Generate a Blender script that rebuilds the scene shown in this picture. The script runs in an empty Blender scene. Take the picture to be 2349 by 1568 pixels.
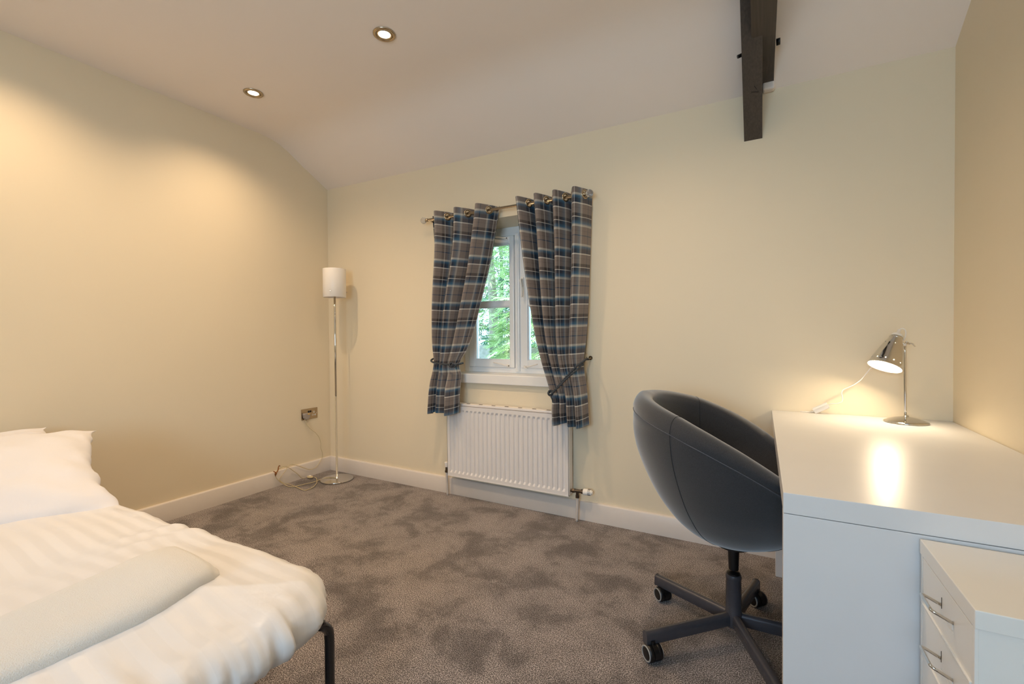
import bpy, bmesh, math, random
from math import sin, cos, pi, radians, sqrt, exp
from mathutils import Vector, Matrix, noise
random.seed(4)
SC = bpy.context.scene
COL = SC.collection

# ------------------------------------------------------------------ room numbers (metres)
YB = 2.5791          # window wall
XA = -3.1642         # left wall
XC = 0.714           # right wall
YK = -1.9            # wall behind the camera
ZC = 2.574           # flat ceiling
H = 1.1081           # eye height

# ------------------------------------------------------------------ camera
cd = bpy.data.cameras.new('camera')
cam = bpy.data.objects.new('camera', cd)
COL.objects.link(cam)
cd.sensor_width = 36.0
cd.lens = 1038.35 * 36 / 2349
cd.clip_start = 0.02
a, b, c = radians(28.8192), radians(0.8232), radians(-0.4114)
fwd = Vector((-sin(a) * cos(b), cos(a) * cos(b), -sin(b)))
rt = Vector((cos(a), sin(a), 0))
up = rt.cross(fwd)
r2 = rt * cos(c) + up * sin(c)
u2 = -rt * sin(c) + up * cos(c)
M = Matrix((r2, u2, -fwd)).transposed().to_4x4()
M.translation = (0, 0, H)
cam.matrix_world = M
SC.camera = cam

# ------------------------------------------------------------------ view, world, sun, daylight fill
SC.view_settings.view_transform = 'Standard'
SC.view_settings.look = 'None'
SC.view_settings.gamma = 1
SC.view_settings.use_curve_mapping = False
SC.view_settings.exposure = 0.15
SC.cycles.use_denoising = True
SC.cycles.max_bounces = 10
SC.cycles.diffuse_bounces = 6
SC.cycles.glossy_bounces = 4
SC.cycles.transmission_bounces = 6
SC.cycles.transparent_max_bounces = 12
SC.cycles.sample_clamp_indirect = 4.0
SC.cycles.caustics_reflective = False
SC.cycles.caustics_refractive = False

DOWN_W = 41.0        # each recessed ceiling spot
DOWN_COL = (1.0, 0.72, 0.45)
DAY_FILL_W = 14.0         # area fill added to the sky's daylight at the window behind the camera
DAY_FILL_COL = (0.52, 0.76, 1.0)
LAMP_W = 5.0
LAMP_COL = (1.0, 0.80, 0.54)

w = bpy.data.worlds.new('sky')
SC.world = w
w.use_nodes = True
wn = w.node_tree
bg = wn.nodes['Background']
tc = wn.nodes.new('ShaderNodeTexCoord')
sp = wn.nodes.new('ShaderNodeSeparateXYZ')
rp = wn.nodes.new('ShaderNodeValToRGB')
rp.color_ramp.elements[0].position = 0.0
rp.color_ramp.elements[0].color = (0.56, 0.80, 1.0, 1)
rp.color_ramp.elements[1].position = 1.0
rp.color_ramp.elements[1].color = (0.34, 0.60, 1.0, 1)
wn.links.new(tc.outputs['Generated'], sp.inputs[0])
wn.links.new(sp.outputs['Z'], rp.inputs[0])
wn.links.new(rp.outputs[0], bg.inputs[0])
bg.inputs[1].default_value = 8.5

sl = bpy.data.lights.new('sun', 'SUN')
sl.energy = 9.0
sl.color = (1.0, 0.95, 0.84)
sl.angle = radians(1.0)
so = bpy.data.objects.new('sun', sl)
COL.objects.link(so)
so.rotation_euler = (Vector((0.85, -0.30, 0.95))).to_track_quat('Z', 'Y').to_euler()

dl = bpy.data.lights.new('daylight_fill', 'AREA')
dl.shape = 'RECTANGLE'
dl.size, dl.size_y = 1.3, 1.05
dl.energy = DAY_FILL_W
dl.color = DAY_FILL_COL
do = bpy.data.objects.new('daylight_fill', dl)
COL.objects.link(do)
do.location = (-0.35, YK - 0.17, 1.45)
do.rotation_euler = (radians(90), 0, 0)      # faces +Y, into the room


for nm, x_, y_, z_, sx_, sz_, rz_ in (('sky_portal', -0.35, YK - 0.21, 1.425, 1.4, 1.15, 0), ('sky_portal', -1.4535, YB + .26, 1.35, .90, 1.06, pi)):
    pl_ = bpy.data.lights.new(nm, 'AREA')
    pl_.shape = 'RECTANGLE'
    pl_.size, pl_.size_y = sx_, sz_
    pl_.cycles.is_portal = True
    po_ = bpy.data.objects.new(nm, pl_)
    COL.objects.link(po_)
    po_.location = (x_, y_, z_)
    po_.rotation_euler = (radians(90), 0, rz_)

# ------------------------------------------------------------------ materials
def lin(h):
    h = h.lstrip('#')
    o = []
    for i in (0, 2, 4):
        v = int(h[i:i + 2], 16) / 255
        o.append(v / 12.92 if v <= 0.04045 else ((v + 0.055) / 1.055) ** 2.4)
    return (o[0], o[1], o[2], 1)


class NT:
    def __init__(s, m):
        s.t = m.node_tree
        s.b = s.t.nodes['Principled BSDF']

    def n(s, ty, **k):
        q = s.t.nodes.new(ty)
        for kk, v in k.items():
            setattr(q, kk, v)
        return q

    def l(s, x, y):
        s.t.links.new(x, y)

    def ramp(s, stops, interp='LINEAR'):
        q = s.n('ShaderNodeValToRGB')
        q.color_ramp.interpolation = interp
        e = q.color_ramp.elements
        while len(e) > 1:
            e.remove(e[-1])
        e[0].position = stops[0][0]
        e[0].color = stops[0][1]
        for p, cc in stops[1:]:
            x = e.new(p)
            x.color = cc
        return q

    def math(s, op, x, y=None):
        q = s.n('ShaderNodeMath', operation=op)
        for i, v in enumerate((x, y)):
            if v is None:
                continue
            if isinstance(v, (int, float)):
                q.inputs[i].default_value = v
            else:
                s.l(v, q.inputs[i])
        return q.outputs[0]

    def bump(s, hsock, strength, dist=0.002):
        q = s.n('ShaderNodeBump')
        q.inputs['Strength'].default_value = strength
        q.inputs['Distance'].default_value = dist
        s.l(hsock, q.inputs['Height'])
        s.l(q.outputs[0], s.b.inputs['Normal'])
        return q


def mat(name, col, rough=0.5, metal=0.0, noise_scale=0, noise_amt=0.0, bump=0.0, bscale=200, spec=None, coat=0, **kw):
    m = bpy.data.materials.new(name)
    m.use_nodes = True
    t = NT(m)
    base = lin(col) if isinstance(col, str) else col
    t.b.inputs['Base Color'].default_value = base
    t.b.inputs['Roughness'].default_value = rough
    t.b.inputs['Metallic'].default_value = metal
    if spec is not None:
        t.b.inputs['Specular IOR Level'].default_value = spec
    if coat:
        t.b.inputs['Coat Weight'].default_value = coat
    g = t.n('ShaderNodeNewGeometry')
    if noise_amt:
        nz = t.n('ShaderNodeTexNoise')
        nz.inputs['Scale'].default_value = noise_scale
        nz.inputs['Detail'].default_value = 3
        t.l(g.outputs['Position'], nz.inputs['Vector'])
        lo = tuple(x * (1 - noise_amt) for x in base[:3]) + (1,)
        hi = tuple(min(1, x * (1 + noise_amt)) for x in base[:3]) + (1,)
        r = t.ramp([(0.3, lo), (0.7, hi)])
        t.l(nz.outputs[0], r.inputs[0])
        t.l(r.outputs[0], t.b.inputs['Base Color'])
    if bump:
        nb = t.n('ShaderNodeTexNoise')
        nb.inputs['Scale'].default_value = bscale
        nb.inputs['Detail'].default_value = 3
        t.l(g.outputs['Position'], nb.inputs['Vector'])
        t.bump(nb.outputs[0], bump)
    for k, v in kw.items():
        t.b.inputs[k.replace('_', ' ')].default_value = v
    return m


def emis(name, col, strength):
    m = bpy.data.materials.new(name)
    m.use_nodes = True
    t = NT(m)
    t.b.inputs['Base Color'].default_value = (0.8, 0.8, 0.8, 1)
    t.b.inputs['Emission Color'].default_value = tuple(col) + (1,)
    t.b.inputs['Emission Strength'].default_value = strength
    return m


WALL = mat('cream_wall_paint', '#e8dabf', 0.55, noise_scale=1.2, noise_amt=0.012, bump=0.05, bscale=60)
CEIL = mat('white_ceiling_paint', '#efe5dd', 0.7, noise_scale=1.0, noise_amt=0.01, bump=0.05, bscale=40)
SKIRT = mat('white_gloss_skirting', '#dad2cb', 0.32, noise_scale=30, noise_amt=0.01)
WHITE = mat('white_gloss_paint', '#eeece9', 0.28, noise_scale=20, noise_amt=0.008)
UPVC = mat('white_window_plastic', '#f0f1f2', 0.25, noise_scale=20, noise_amt=0.006)
RAD = mat('white_enamel', '#e6e1de', 0.28, noise_scale=15, noise_amt=0.008)
DESK = mat('white_foil_board', '#dcdbdb', 0.33, noise_scale=9, noise_amt=0.01, bump=0.02, bscale=500)
STEELW = mat('white_powder_coat', '#e2e0db', 0.25, noise_scale=9, noise_amt=0.008)
CHROME = mat('polished_chrome', '#d3d0ca', 0.06, 1.0, noise_scale=8, noise_amt=0.01)
NICKEL = mat('brushed_nickel', '#b9a88f', 0.26, 1.0, noise_scale=160, noise_amt=0.12)
GUN = mat('dark_valve_metal', '#6d635a', 0.3, 1.0, noise_scale=120, noise_amt=0.15)
BLACKM = mat('black_gloss_metal', '#08080a', 0.16, noise_scale=12, noise_amt=0.1, coat=0.6)
BLACKP = mat('black_plastic', '#0c0c0e', 0.38, noise_scale=60, noise_amt=0.15)
GREYM = mat('grey_powder_metal', '#4f4e54', 0.27, 0.35, noise_scale=60, noise_amt=0.05, bump=0.05, bscale=900)
TREAD = mat('grey_rubber_tread', '#9c9a97', 0.6, noise_scale=60, noise_amt=0.05)
TIMBER = mat('grey_painted_timber', '#4d463f', 0.6)
SHADEM = mat('white_glass_shade', '#efe9e2', 0.35, noise_scale=15, noise_amt=0.01)
PLWHITE = mat('white_plastic', '#eeeae4', 0.35, noise_scale=30, noise_amt=0.01)
CABLE = mat('cream_cable', '#cdbd96', 0.45, noise_scale=30, noise_amt=0.05)
TIE = mat('brown_twist_tie', '#8a5420', 0.6, noise_scale=200, noise_amt=0.3)
PLUGM = mat('clear_grey_plastic', '#a49a92', 0.2, noise_scale=200, noise_amt=0.12)
YELLOW = mat('yellow_label', '#e0b23c', 0.5, noise_scale=80, noise_amt=0.05)
ROPE = mat('charcoal_rope', '#3b4046', 0.75, noise_scale=900, noise_amt=0.3)
DARK = mat('dark_gap', '#1c1a19', 0.8, noise_scale=50, noise_amt=0.1)
PIPING = mat('grey_piping', '#5b5c62', 0.9, noise_scale=300, noise_amt=0.2)
SEAM = mat('dark_seam_thread', '#26272b', 0.9, noise_scale=300, noise_amt=0.2)
PIPE = mat('white_painted_pipe', '#cfc8c2', 0.35, noise_scale=30, noise_amt=0.02)
BARK = mat('grey_bark', '#8f8579', 0.9, noise_scale=40, noise_amt=0.3, bump=0.4, bscale=60)
FENCEW = mat('weathered_timber', '#8d8984', 0.9, noise_scale=25, noise_amt=0.2, bump=0.3, bscale=80)
GRASS = mat('garden_grass', '#5d7a35', 0.95, noise_scale=30, noise_amt=0.35, bump=0.5, bscale=90)
BRICKOUT = mat('rear_garden_ground', '#77705f', 0.9, noise_scale=5, noise_amt=0.2)
SOIL = mat('dry_leaf', '#a8623c', 0.8, noise_scale=40, noise_amt=0.2)

# timber: long grain
t = NT(TIMBER)
g = t.n('ShaderNodeNewGeometry')
mp = t.n('ShaderNodeMapping')
mp.inputs['Scale'].default_value = (90, 2.0, 90)
nz = t.n('ShaderNodeTexNoise')
nz.inputs['Scale'].default_value = 1.5
nz.inputs['Detail'].default_value = 4
t.l(g.outputs['Position'], mp.inputs[0])
t.l(mp.outputs[0], nz.inputs['Vector'])
r = t.ramp([(0.25, lin('#38322e')), (0.75, lin('#4b443e'))])
t.l(nz.outputs[0], r.inputs[0])
t.l(r.outputs[0], t.b.inputs['Base Color'])
t.bump(nz.outputs[0], 0.3)


def carpet():
    m = bpy.data.materials.new('grey_brown_carpet')
    m.use_nodes = True
    t = NT(m)
    g = t.n('ShaderNodeNewGeometry')

    def nz(scale, det, rough=0.6, dist=0.0):
        q = t.n('ShaderNodeTexNoise')
        q.inputs['Scale'].default_value = scale
        q.inputs['Detail'].default_value = det
        q.inputs['Roughness'].default_value = rough
        q.inputs['Distortion'].default_value = dist
        t.l(g.outputs['Position'], q.inputs['Vector'])
        return q.outputs[0]
    fine = t.ramp([(0.38, lin('#2a2524')), (0.5, lin('#786e6b')), (0.62, lin('#d8cfcd'))])
    t.l(nz(290, 2, 0.62), fine.inputs[0])
    # brushed pile: soft darker and lighter sweeps
    big = t.ramp([(0.36, (0.50, 0.48, 0.47, 1)), (0.45, (0.68, 0.67, 0.66, 1)), (0.50, (0.92, 0.91, 0.90, 1)), (0.62, (1.14, 1.13, 1.12, 1))])
    t.l(nz(4.2, 5, 0.66, 0.25), big.inputs[0])
    mx = t.n('ShaderNodeMix', data_type='RGBA', blend_type='MULTIPLY')
    mx.inputs[0].default_value = 1.0
    t.l(fine.outputs[0], mx.inputs['A'])
    t.l(big.outputs[0], mx.inputs['B'])
    t.l(mx.outputs['Result'], t.b.inputs['Base Color'])
    t.b.inputs['Roughness'].default_value = 0.95
    t.b.inputs['Specular IOR Level'].default_value = 0.1
    t.b.inputs['Sheen Weight'].default_value = 0.25
    h = t.math('ADD', nz(260, 2, 0.7), t.math('MULTIPLY', nz(700, 1), 0.5))
    t.bump(h, 0.9, 0.004)
    return m


CARPET = carpet()


def linen(name, col, rough, stripe=False, fuzz=False):
    m = bpy.data.materials.new(name)
    m.use_nodes = True
    t = NT(m)
    g = t.n('ShaderNodeNewGeometry')
    base = lin(col)
    t.b.inputs['Base Color'].default_value = base
    t.b.inputs['Roughness'].default_value = rough
    t.b.inputs['Sheen Weight'].default_value = 0.2
    if stripe:
        uv = t.n('ShaderNodeUVMap')
        s = t.n('ShaderNodeSeparateXYZ')
        t.l(uv.outputs[0], s.inputs[0])
        f = t.math('FRACT', t.math('MULTIPLY', s.outputs['Y'], 1 / 0.052))
        r = t.ramp([(0.0, (0, 0, 0, 1)), (0.03, (1, 1, 1, 1)), (0.5, (1, 1, 1, 1)), (0.53, (0, 0, 0, 1))])
        t.l(f, r.inputs[0])
        rr = t.n('ShaderNodeMapRange')
        rr.inputs['To Min'].default_value = 0.36
        rr.inputs['To Max'].default_value = 0.62
        t.l(r.outputs[0], rr.inputs[0])
        t.l(rr.outputs[0], t.b.inputs['Roughness'])
        rc = t.ramp([(0, tuple(x * 0.955 for x in base[:3]) + (1,)), (1, base)])
        t.l(r.outputs[0], rc.inputs[0])
        t.l(rc.outputs[0], t.b.inputs['Base Color'])
    nb = t.n('ShaderNodeTexNoise')
    nb.inputs['Scale'].default_value = 420 if fuzz else 9
    nb.inputs['Detail'].default_value = 4
    nb.inputs['Distortion'].default_value = 0.0 if fuzz else 0.3
    t.l(g.outputs['Position'], nb.inputs['Vector'])
    t.bump(nb.outputs[0], 0.6 if fuzz else 0.22, 0.003 if fuzz else 0.012)
    return m


DUVET = linen('satin_stripe_cotton', '#dcd9d8', 0.45, stripe=True)
COTTON = linen('plain_white_cotton', '#dcdadd', 0.6)
TOWEL = linen('white_terry', '#dad6d0', 0.95, fuzz=True)


def felt():
    m = bpy.data.materials.new('charcoal_felt')
    m.use_nodes = True
    t = NT(m)
    g = t.n('ShaderNodeNewGeometry')
    q = t.n('ShaderNodeTexNoise')
    q.inputs['Scale'].default_value = 420
    q.inputs['Detail'].default_value = 3
    t.l(g.outputs['Position'], q.inputs['Vector'])
    r = t.ramp([(0.3, lin('#202125')), (0.7, lin('#313237'))])
    t.l(q.outputs[0], r.inputs[0])
    t.l(r.outputs[0], t.b.inputs['Base Color'])
    t.b.inputs['Roughness'].default_value = 0.9
    t.b.inputs['Sheen Weight'].default_value = 0.6
    t.b.inputs['Sheen Roughness'].default_value = 0.5
    t.bump(q.outputs[0], 0.25, 0.001)
    return m


FELT = felt()


def plaid():
    m = bpy.data.materials.new('grey_blue_plaid_wool')
    m.use_nodes = True
    t = NT(m)
    T, TD, BR = lin('#867b75'), lin('#645a55'), lin('#3b3433')
    NV, BL, PL, Wh = lin('#232f41'), lin('#3f7092'), lin('#cfccc2'), lin('#ebe8e0')
    NB = lin('#2c4560')
    stops = [(0.0, Wh), (0.007, Wh), (0.012, T), (0.085, T), (0.090, TD), (0.098, T), (0.19, T), (0.20, BR),
             (0.258, BR), (0.262, Wh), (0.270, Wh), (0.276, NV), (0.325, NV), (0.395, BL), (0.435, PL), (0.450, PL),
             (0.462, T), (0.535, T), (0.540, TD), (0.548, T), (0.622, T), (0.626, NB), (0.640, NB), (0.645, T),
             (0.79, T), (0.805, PL), (0.822, PL), (0.855, BL), (0.915, NV), (0.985, NV), (0.99, Wh)]
    uv = t.n('ShaderNodeUVMap')
    s = t.n('ShaderNodeSeparateXYZ')
    t.l(uv.outputs[0], s.inputs[0])
    rv = t.ramp(stops)
    t.l(t.math('FRACT', t.math('MULTIPLY', s.outputs['Y'], 1 / 0.286)), rv.inputs[0])
    stopsu = [(p, cc) for p, cc in stops]
    ru = t.ramp(stopsu)
    t.l(t.math('FRACT', t.math('MULTIPLY', s.outputs['X'], 1 / 0.286)), ru.inputs[0])
    mx = t.n('ShaderNodeMix', data_type='RGBA')
    mx.inputs[0].default_value = 0.38
    t.l(rv.outputs[0], mx.inputs['A'])
    t.l(ru.outputs[0], mx.inputs['B'])
    # twill grain
    wv = t.math('ADD', t.math('MULTIPLY', s.outputs['X'], 900), t.math('MULTIPLY', s.outputs['Y'], 900))
    tw = t.math('SINE', wv)
    nz = t.n('ShaderNodeTexNoise')
    nz.inputs['Scale'].default_value = 700
    t.l(uv.outputs[0], nz.inputs['Vector'])
    mul = t.n('ShaderNodeMapRange')
    mul.inputs['From Min'].default_value = 0.3
    mul.inputs['From Max'].default_value = 0.7
    mul.inputs['To Min'].default_value = 0.78
    mul.inputs['To Max'].default_value = 1.12
    t.l(nz.outputs[0], mul.inputs[0])
    m2 = t.n('ShaderNodeMix', data_type='RGBA', blend_type='MULTIPLY')
    m2.inputs[0].default_value = 1
    t.l(mx.outputs['Result'], m2.inputs['A'])
    t.l(mul.outputs[0], m2.inputs['B'])
    t.l(m2.outputs['Result'], t.b.inputs['Base Color'])
    t.b.inputs['Roughness'].default_value = 0.85
    t.b.inputs['Sheen Weight'].default_value = 0.15
    t.bump(tw, 0.15, 0.0006)
    tr = t.n('ShaderNodeBsdfTranslucent')
    t.l(m2.outputs['Result'], tr.inputs['Color'])
    ms = t.n('ShaderNodeMixShader')
    ms.inputs[0].default_value = 0.12
    out = t.t.nodes['Material Output']
    t.l(t.b.outputs[0], ms.inputs[1])
    t.l(tr.outputs[0], ms.inputs[2])
    t.l(ms.outputs[0], out.inputs['Surface'])
    return m


PLAID = plaid()


def glass_pane():
    m = bpy.data.materials.new('clear_window_glass')
    m.use_nodes = True
    t = NT(m)
    tr = t.n('ShaderNodeBsdfTransparent')
    tr.inputs[0].default_value = (0.96, 0.98, 0.97, 1)
    gl = t.n('ShaderNodeBsdfGlossy')
    gl.inputs['Roughness'].default_value = 0.02
    fr = t.n('ShaderNodeFresnel')
    fr.inputs[0].default_value = 1.5
    ms = t.n('ShaderNodeMixShader')
    t.l(fr.outputs[0], ms.inputs[0])
    t.l(tr.outputs[0], ms.inputs[1])
    t.l(gl.outputs[0], ms.inputs[2])
    t.l(ms.outputs[0], t.t.nodes['Material Output'].inputs['Surface'])
    return m


GLASS = glass_pane()
CRYSTAL = mat('faceted_crystal', '#f4f4f6', 0.03, Transmission_Weight=0.85, IOR=1.5)


def leafmat(name, cols):
    m = bpy.data.materials.new(name)
    m.use_nodes = True
    t = NT(m)
    g = t.n('ShaderNodeNewGeometry')
    q = t.n('ShaderNodeTexNoise')
    q.inputs['Scale'].default_value = 7
    q.inputs['Detail'].default_value = 4
    t.l(g.outputs['Position'], q.inputs['Vector'])
    r = t.ramp([(0.3, lin(cols[0])), (0.5, lin(cols[1])), (0.68, lin(cols[2]))])
    t.l(q.outputs[0], r.inputs[0])
    t.l(r.outputs[0], t.b.inputs['Base Color'])
    t.b.inputs['Roughness'].default_value = 0.6
    tr = t.n('ShaderNodeBsdfTranslucent')
    t.l(r.outputs[0], tr.inputs['Color'])
    ms = t.n('ShaderNodeMixShader')
    ms.inputs[0].default_value = 0.3
    t.l(t.b.outputs[0], ms.inputs[1])
    t.l(tr.outputs[0], ms.inputs[2])
    t.l(ms.outputs[0], t.t.nodes['Material Output'].inputs['Surface'])
    return m


LEAF = leafmat('bright_conifer_leaf', ['#85a06a', '#b2c88e', '#e6efd0'])
LEAFD = leafmat('dark_conifer_leaf', ['#3b6656', '#5c927a', '#98c2a2'])

BULB = emis('lit_downlight_glass', (1.0, 0.88, 0.66), 14)
LBULB = emis('lit_lamp_bulb', (1.0, 0.86, 0.6), 18)


# ------------------------------------------------------------------ mesh helpers
def wloc(o):
    v = Vector((0, 0, 0))
    while o is not None:
        v = v + o.location
        o = o.parent
    return v


class MB:
    """collects verts and faces in world coordinates"""
    def __init__(s):
        s.v, s.f, s.uv, s.mi, s.sm = [], [], {}, {}, []

    def add(s, vs, fs, smooth=False, uvs=None):
        o = len(s.v)
        s.v += [Vector(x) for x in vs]
        for f in fs:
            s.f.append([o + i for i in f])
            s.sm.append(smooth)
        if uvs:
            for i, x in enumerate(uvs):
                s.uv[o + i] = x
        return s

    def box(s, x0, x1, y0, y1, z0, z1):
        vs = [(x, y, z) for x in (x0, x1) for y in (y0, y1) for z in (z0, z1)]
        fs = [(0, 1, 3, 2), (4, 6, 7, 5), (0, 4, 5, 1), (2, 3, 7, 6), (0, 2, 6, 4), (1, 5, 7, 3)]
        return s.add(vs, fs)

    def bbox(s, x0, x1, y0, y1, z0, z1, bev=0.002, seg=2):
        bm = bmesh.new()
        bmesh.ops.create_cube(bm, size=1)
        for v in bm.verts:
            v.co = Vector(((x0 + x1) / 2 + v.co.x * (x1 - x0), (y0 + y1) / 2 + v.co.y * (y1 - y0),
                           (z0 + z1) / 2 + v.co.z * (z1 - z0)))
        bev = min(bev, abs(x1 - x0) * .45, abs(y1 - y0) * .45, abs(z1 - z0) * .45)
        bmesh.ops.bevel(bm, geom=bm.edges[:], offset=bev, segments=seg, affect='EDGES', profile=0.5)
        bm.verts.index_update()
        s.add([v.co.copy() for v in bm.verts], [[v.index for v in f.verts] for f in bm.faces], False)
        bm.free()
        return s

    def prism(s, poly, ax, a0, a1):
        """poly of 2-D points in the two other axes, extruded on axis ax"""
        def P(p, q):
            if ax == 0:
                return (q, p[0], p[1])
            if ax == 1:
                return (p[0], q, p[1])
            return (p[0], p[1], q)
        n = len(poly)
        vs = [P(p, a0) for p in poly] + [P(p, a1) for p in poly]
        fs = [list(range(n))[::-1], list(range(n, 2 * n))]
        fs += [(i, (i + 1) % n, n + (i + 1) % n, n + i) for i in range(n)]
        return s.add(vs, fs)

    def lathe(s, prof, org, axis=(0, 0, 1), seg=48, smooth=True, skip=None):
        ax = Vector(axis).normalized()
        u = ax.orthogonal().normalized()
        v = ax.cross(u)
        org = Vector(org)
        vs = []
        for r, h in prof:
            for k in range(seg):
                t = 2 * pi * k / seg
                vs.append(org + ax * h + (u * cos(t) + v * sin(t)) * max(r, 1e-5))
        fs = []
        for i in range(len(prof) - 1):
            for k in range(seg):
                if skip and skip(i, k):
                    continue
                k2 = (k + 1) % seg
                fs.append((i * seg + k, i * seg + k2, (i + 1) * seg + k2, (i + 1) * seg + k))
        return s.add(vs, fs, smooth)

    def cyl(s, p0, p1, r, seg=20, r1=None, bev=0.0):
        p0, p1 = Vector(p0), Vector(p1)
        L = (p1 - p0).length
        r1 = r if r1 is None else r1
        pr = [(0, 0), (r, 0), (r, 0), (r1, L), (r1, L), (0, L)]
        if bev:
            pr = [(0, 0), (r - bev, 0), (r, bev), (r1, L - bev), (r1 - bev, L), (0, L)]
        return s.lathe(pr, p0, p1 - p0, seg)

    def tube(s, pts, r, seg=8, smooth_n=0, closed=False, caps=True):
        P = [Vector(p) for p in pts]
        if smooth_n:
            P = crom(P, smooth_n, closed)
        n = len(P)
        tan = []
        for i in range(n):
            if closed:
                d = P[(i + 1) % n] - P[i - 1]
            else:
                d = P[min(i + 1, n - 1)] - P[max(i - 1, 0)]
            tan.append(d.normalized() if d.length > 1e-9 else Vector((0, 0, 1)))
        u = tan[0].orthogonal().normalized()
        vs = []
        for i in range(n):
            u = (u - tan[i] * u.dot(tan[i]))
            u = u.normalized() if u.length > 1e-6 else tan[i].orthogonal().normalized()
            v = tan[i].cross(u)
            rr = r(i / (n - 1)) if callable(r) else r
            for k in range(seg):
                t = 2 * pi * k / seg
                vs.append(P[i] + (u * cos(t) + v * sin(t)) * rr)
        fs = []
        for i in range(n if closed else n - 1):
            j = (i + 1) % n
            for k in range(seg):
                k2 = (k + 1) % seg
                fs.append((i * seg + k, i * seg + k2, j * seg + k2, j * seg + k))
        if not closed and caps:
            fs.append(list(range(seg))[::-1])
            fs.append([(n - 1) * seg + k for k in range(seg)])
        return s.add(vs, fs, True)

    def ball(s, c, r, seg=20, rings=12, sc=(1, 1, 1), smooth=True):
        vs, fs = [], []
        for i in range(rings + 1):
            ph = pi * i / rings
            for k in range(seg):
                t = 2 * pi * k / seg
                vs.append(Vector(c) + Vector((r * sc[0] * sin(ph) * cos(t), r * sc[1] * sin(ph) * sin(t), r * sc[2] * cos(ph))))
        for i in range(rings):
            for k in range(seg):
                k2 = (k + 1) % seg
                fs.append((i * seg + k, (i + 1) * seg + k, (i + 1) * seg + k2, i * seg + k2))
        return s.add(vs, fs, smooth)

    def grid(s, fn, nu, nv, wrap_u=False, uv=None, skip=None, flip=False):
        vs, uvs = [], []
        cu = nu if wrap_u else nu + 1
        for j in range(nv + 1):
            for i in range(cu):
                vs.append(fn(i / nu, j / nv))
                if uv:
                    uvs.append(uv(i / nu, j / nv))
        fs = []
        for j in range(nv):
            for i in range(nu):
                if skip and skip((i + .5) / nu, (j + .5) / nv):
                    continue
                i2 = (i + 1) % cu
                q = (j * cu + i, j * cu + i2, (j + 1) * cu + i2, (j + 1) * cu + i)
                fs.append(q[::-1] if flip else q)
        return s.add(vs, fs, True, uvs if uv else None)

    def build(s, name, m, parent=None, merge=0.0, auto=None, recalc=True):
        me = bpy.data.meshes.new(name)
        org = wloc(parent) if parent is not None else Vector((0, 0, 0))
        me.from_pydata([v - org for v in s.v], [], s.f)
        for i, p in enumerate(me.polygons):
            p.use_smooth = s.sm[i]
        if s.uv:
            ul = me.uv_layers.new(name='UVMap')
            for lp in me.loops:
                ul.data[lp.index].uv = s.uv.get(lp.vertex_index, (0, 0))
        if merge or recalc:
            bm = bmesh.new()
            bm.from_mesh(me)
            if merge:
                bmesh.ops.remove_doubles(bm, verts=bm.verts[:], dist=merge)
            if recalc:
                bmesh.ops.recalc_face_normals(bm, faces=bm.faces[:])
            bm.to_mesh(me)
            bm.free()
        me.materials.append(m)
        if auto is not None:
            for p in me.polygons:
                p.use_smooth = True
            me.set_sharp_from_angle(angle=radians(auto))
        o = bpy.data.objects.new(name, me)
        COL.objects.link(o)
        if parent is not None:
            o.parent = parent
        return o


def crom(P, n, closed=False):
    out = []
    N = len(P)
    rng = range(N if closed else N - 1)
    for i in rng:
        p0 = P[(i - 1) % N] if closed else P[max(i - 1, 0)]
        p1, p2 = P[i], P[(i + 1) % N]
        p3 = P[(i + 2) % N] if closed else P[min(i + 2, N - 1)]
        for k in range(n):
            t = k / n
            out.append(0.5 * ((2 * p1) + (p2 - p0) * t + (2 * p0 - 5 * p1 + 4 * p2 - p3) * t * t
                              + (3 * p1 - p0 - 3 * p2 + p3) * t ** 3))
    if not closed:
        out.append(P[-1])
    return out


def interp(tab, x):
    """tab: list of (x, y...) ascending; smooth-ish piecewise cubic"""
    if x <= tab[0][0]:
        return tab[0][1]
    if x >= tab[-1][0]:
        return tab[-1][1]
    for i in range(len(tab) - 1):
        if tab[i][0] <= x <= tab[i + 1][0]:
            x0, y0 = tab[i]
            x1, y1 = tab[i + 1]
            h = x1 - x0
            m0 = (y1 - tab[i - 1][1]) / (x1 - tab[i - 1][0]) if i > 0 else (y1 - y0) / h
            m1 = (tab[i + 2][1] - y0) / (tab[i + 2][0] - x0) if i < len(tab) - 2 else (y1 - y0) / h
            t = (x - x0) / h
            return ((2 * t ** 3 - 3 * t * t + 1) * y0 + (t ** 3 - 2 * t * t + t) * h * m0
                    + (-2 * t ** 3 + 3 * t * t) * y1 + (t ** 3 - t * t) * h * m1)


def thing(name, label, cat, loc=(0, 0, 0), group=None):
    o = bpy.data.objects.new(name, None)
    COL.objects.link(o)
    o.empty_display_size = 0.1
    o.location = loc
    return tag(o, label, cat, group)


def tag(o, label, cat, group=None):
    o['label'] = label
    o['category'] = cat
    if group:
        o['group'] = group
    return o


def struct(o, label=None, cat=None):
    o['kind'] = 'structure'
    if label:
        o['label'] = label
    if cat:
        o['category'] = cat
    return o


def copy_tree(o, parent=None):
    cobj = o.copy()
    COL.objects.link(cobj)
    cobj.parent = parent
    for ch in list(o.children):
        copy_tree(ch, cobj)
    return cobj


# ================================================================== ROOM SHELL
struct(MB().box(XA - .2, XC + .2, YK - .2, YB + .25, -.12, 0).build('floor', CARPET),
       'grey brown cut pile carpet covering the whole floor', 'floor')

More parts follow.
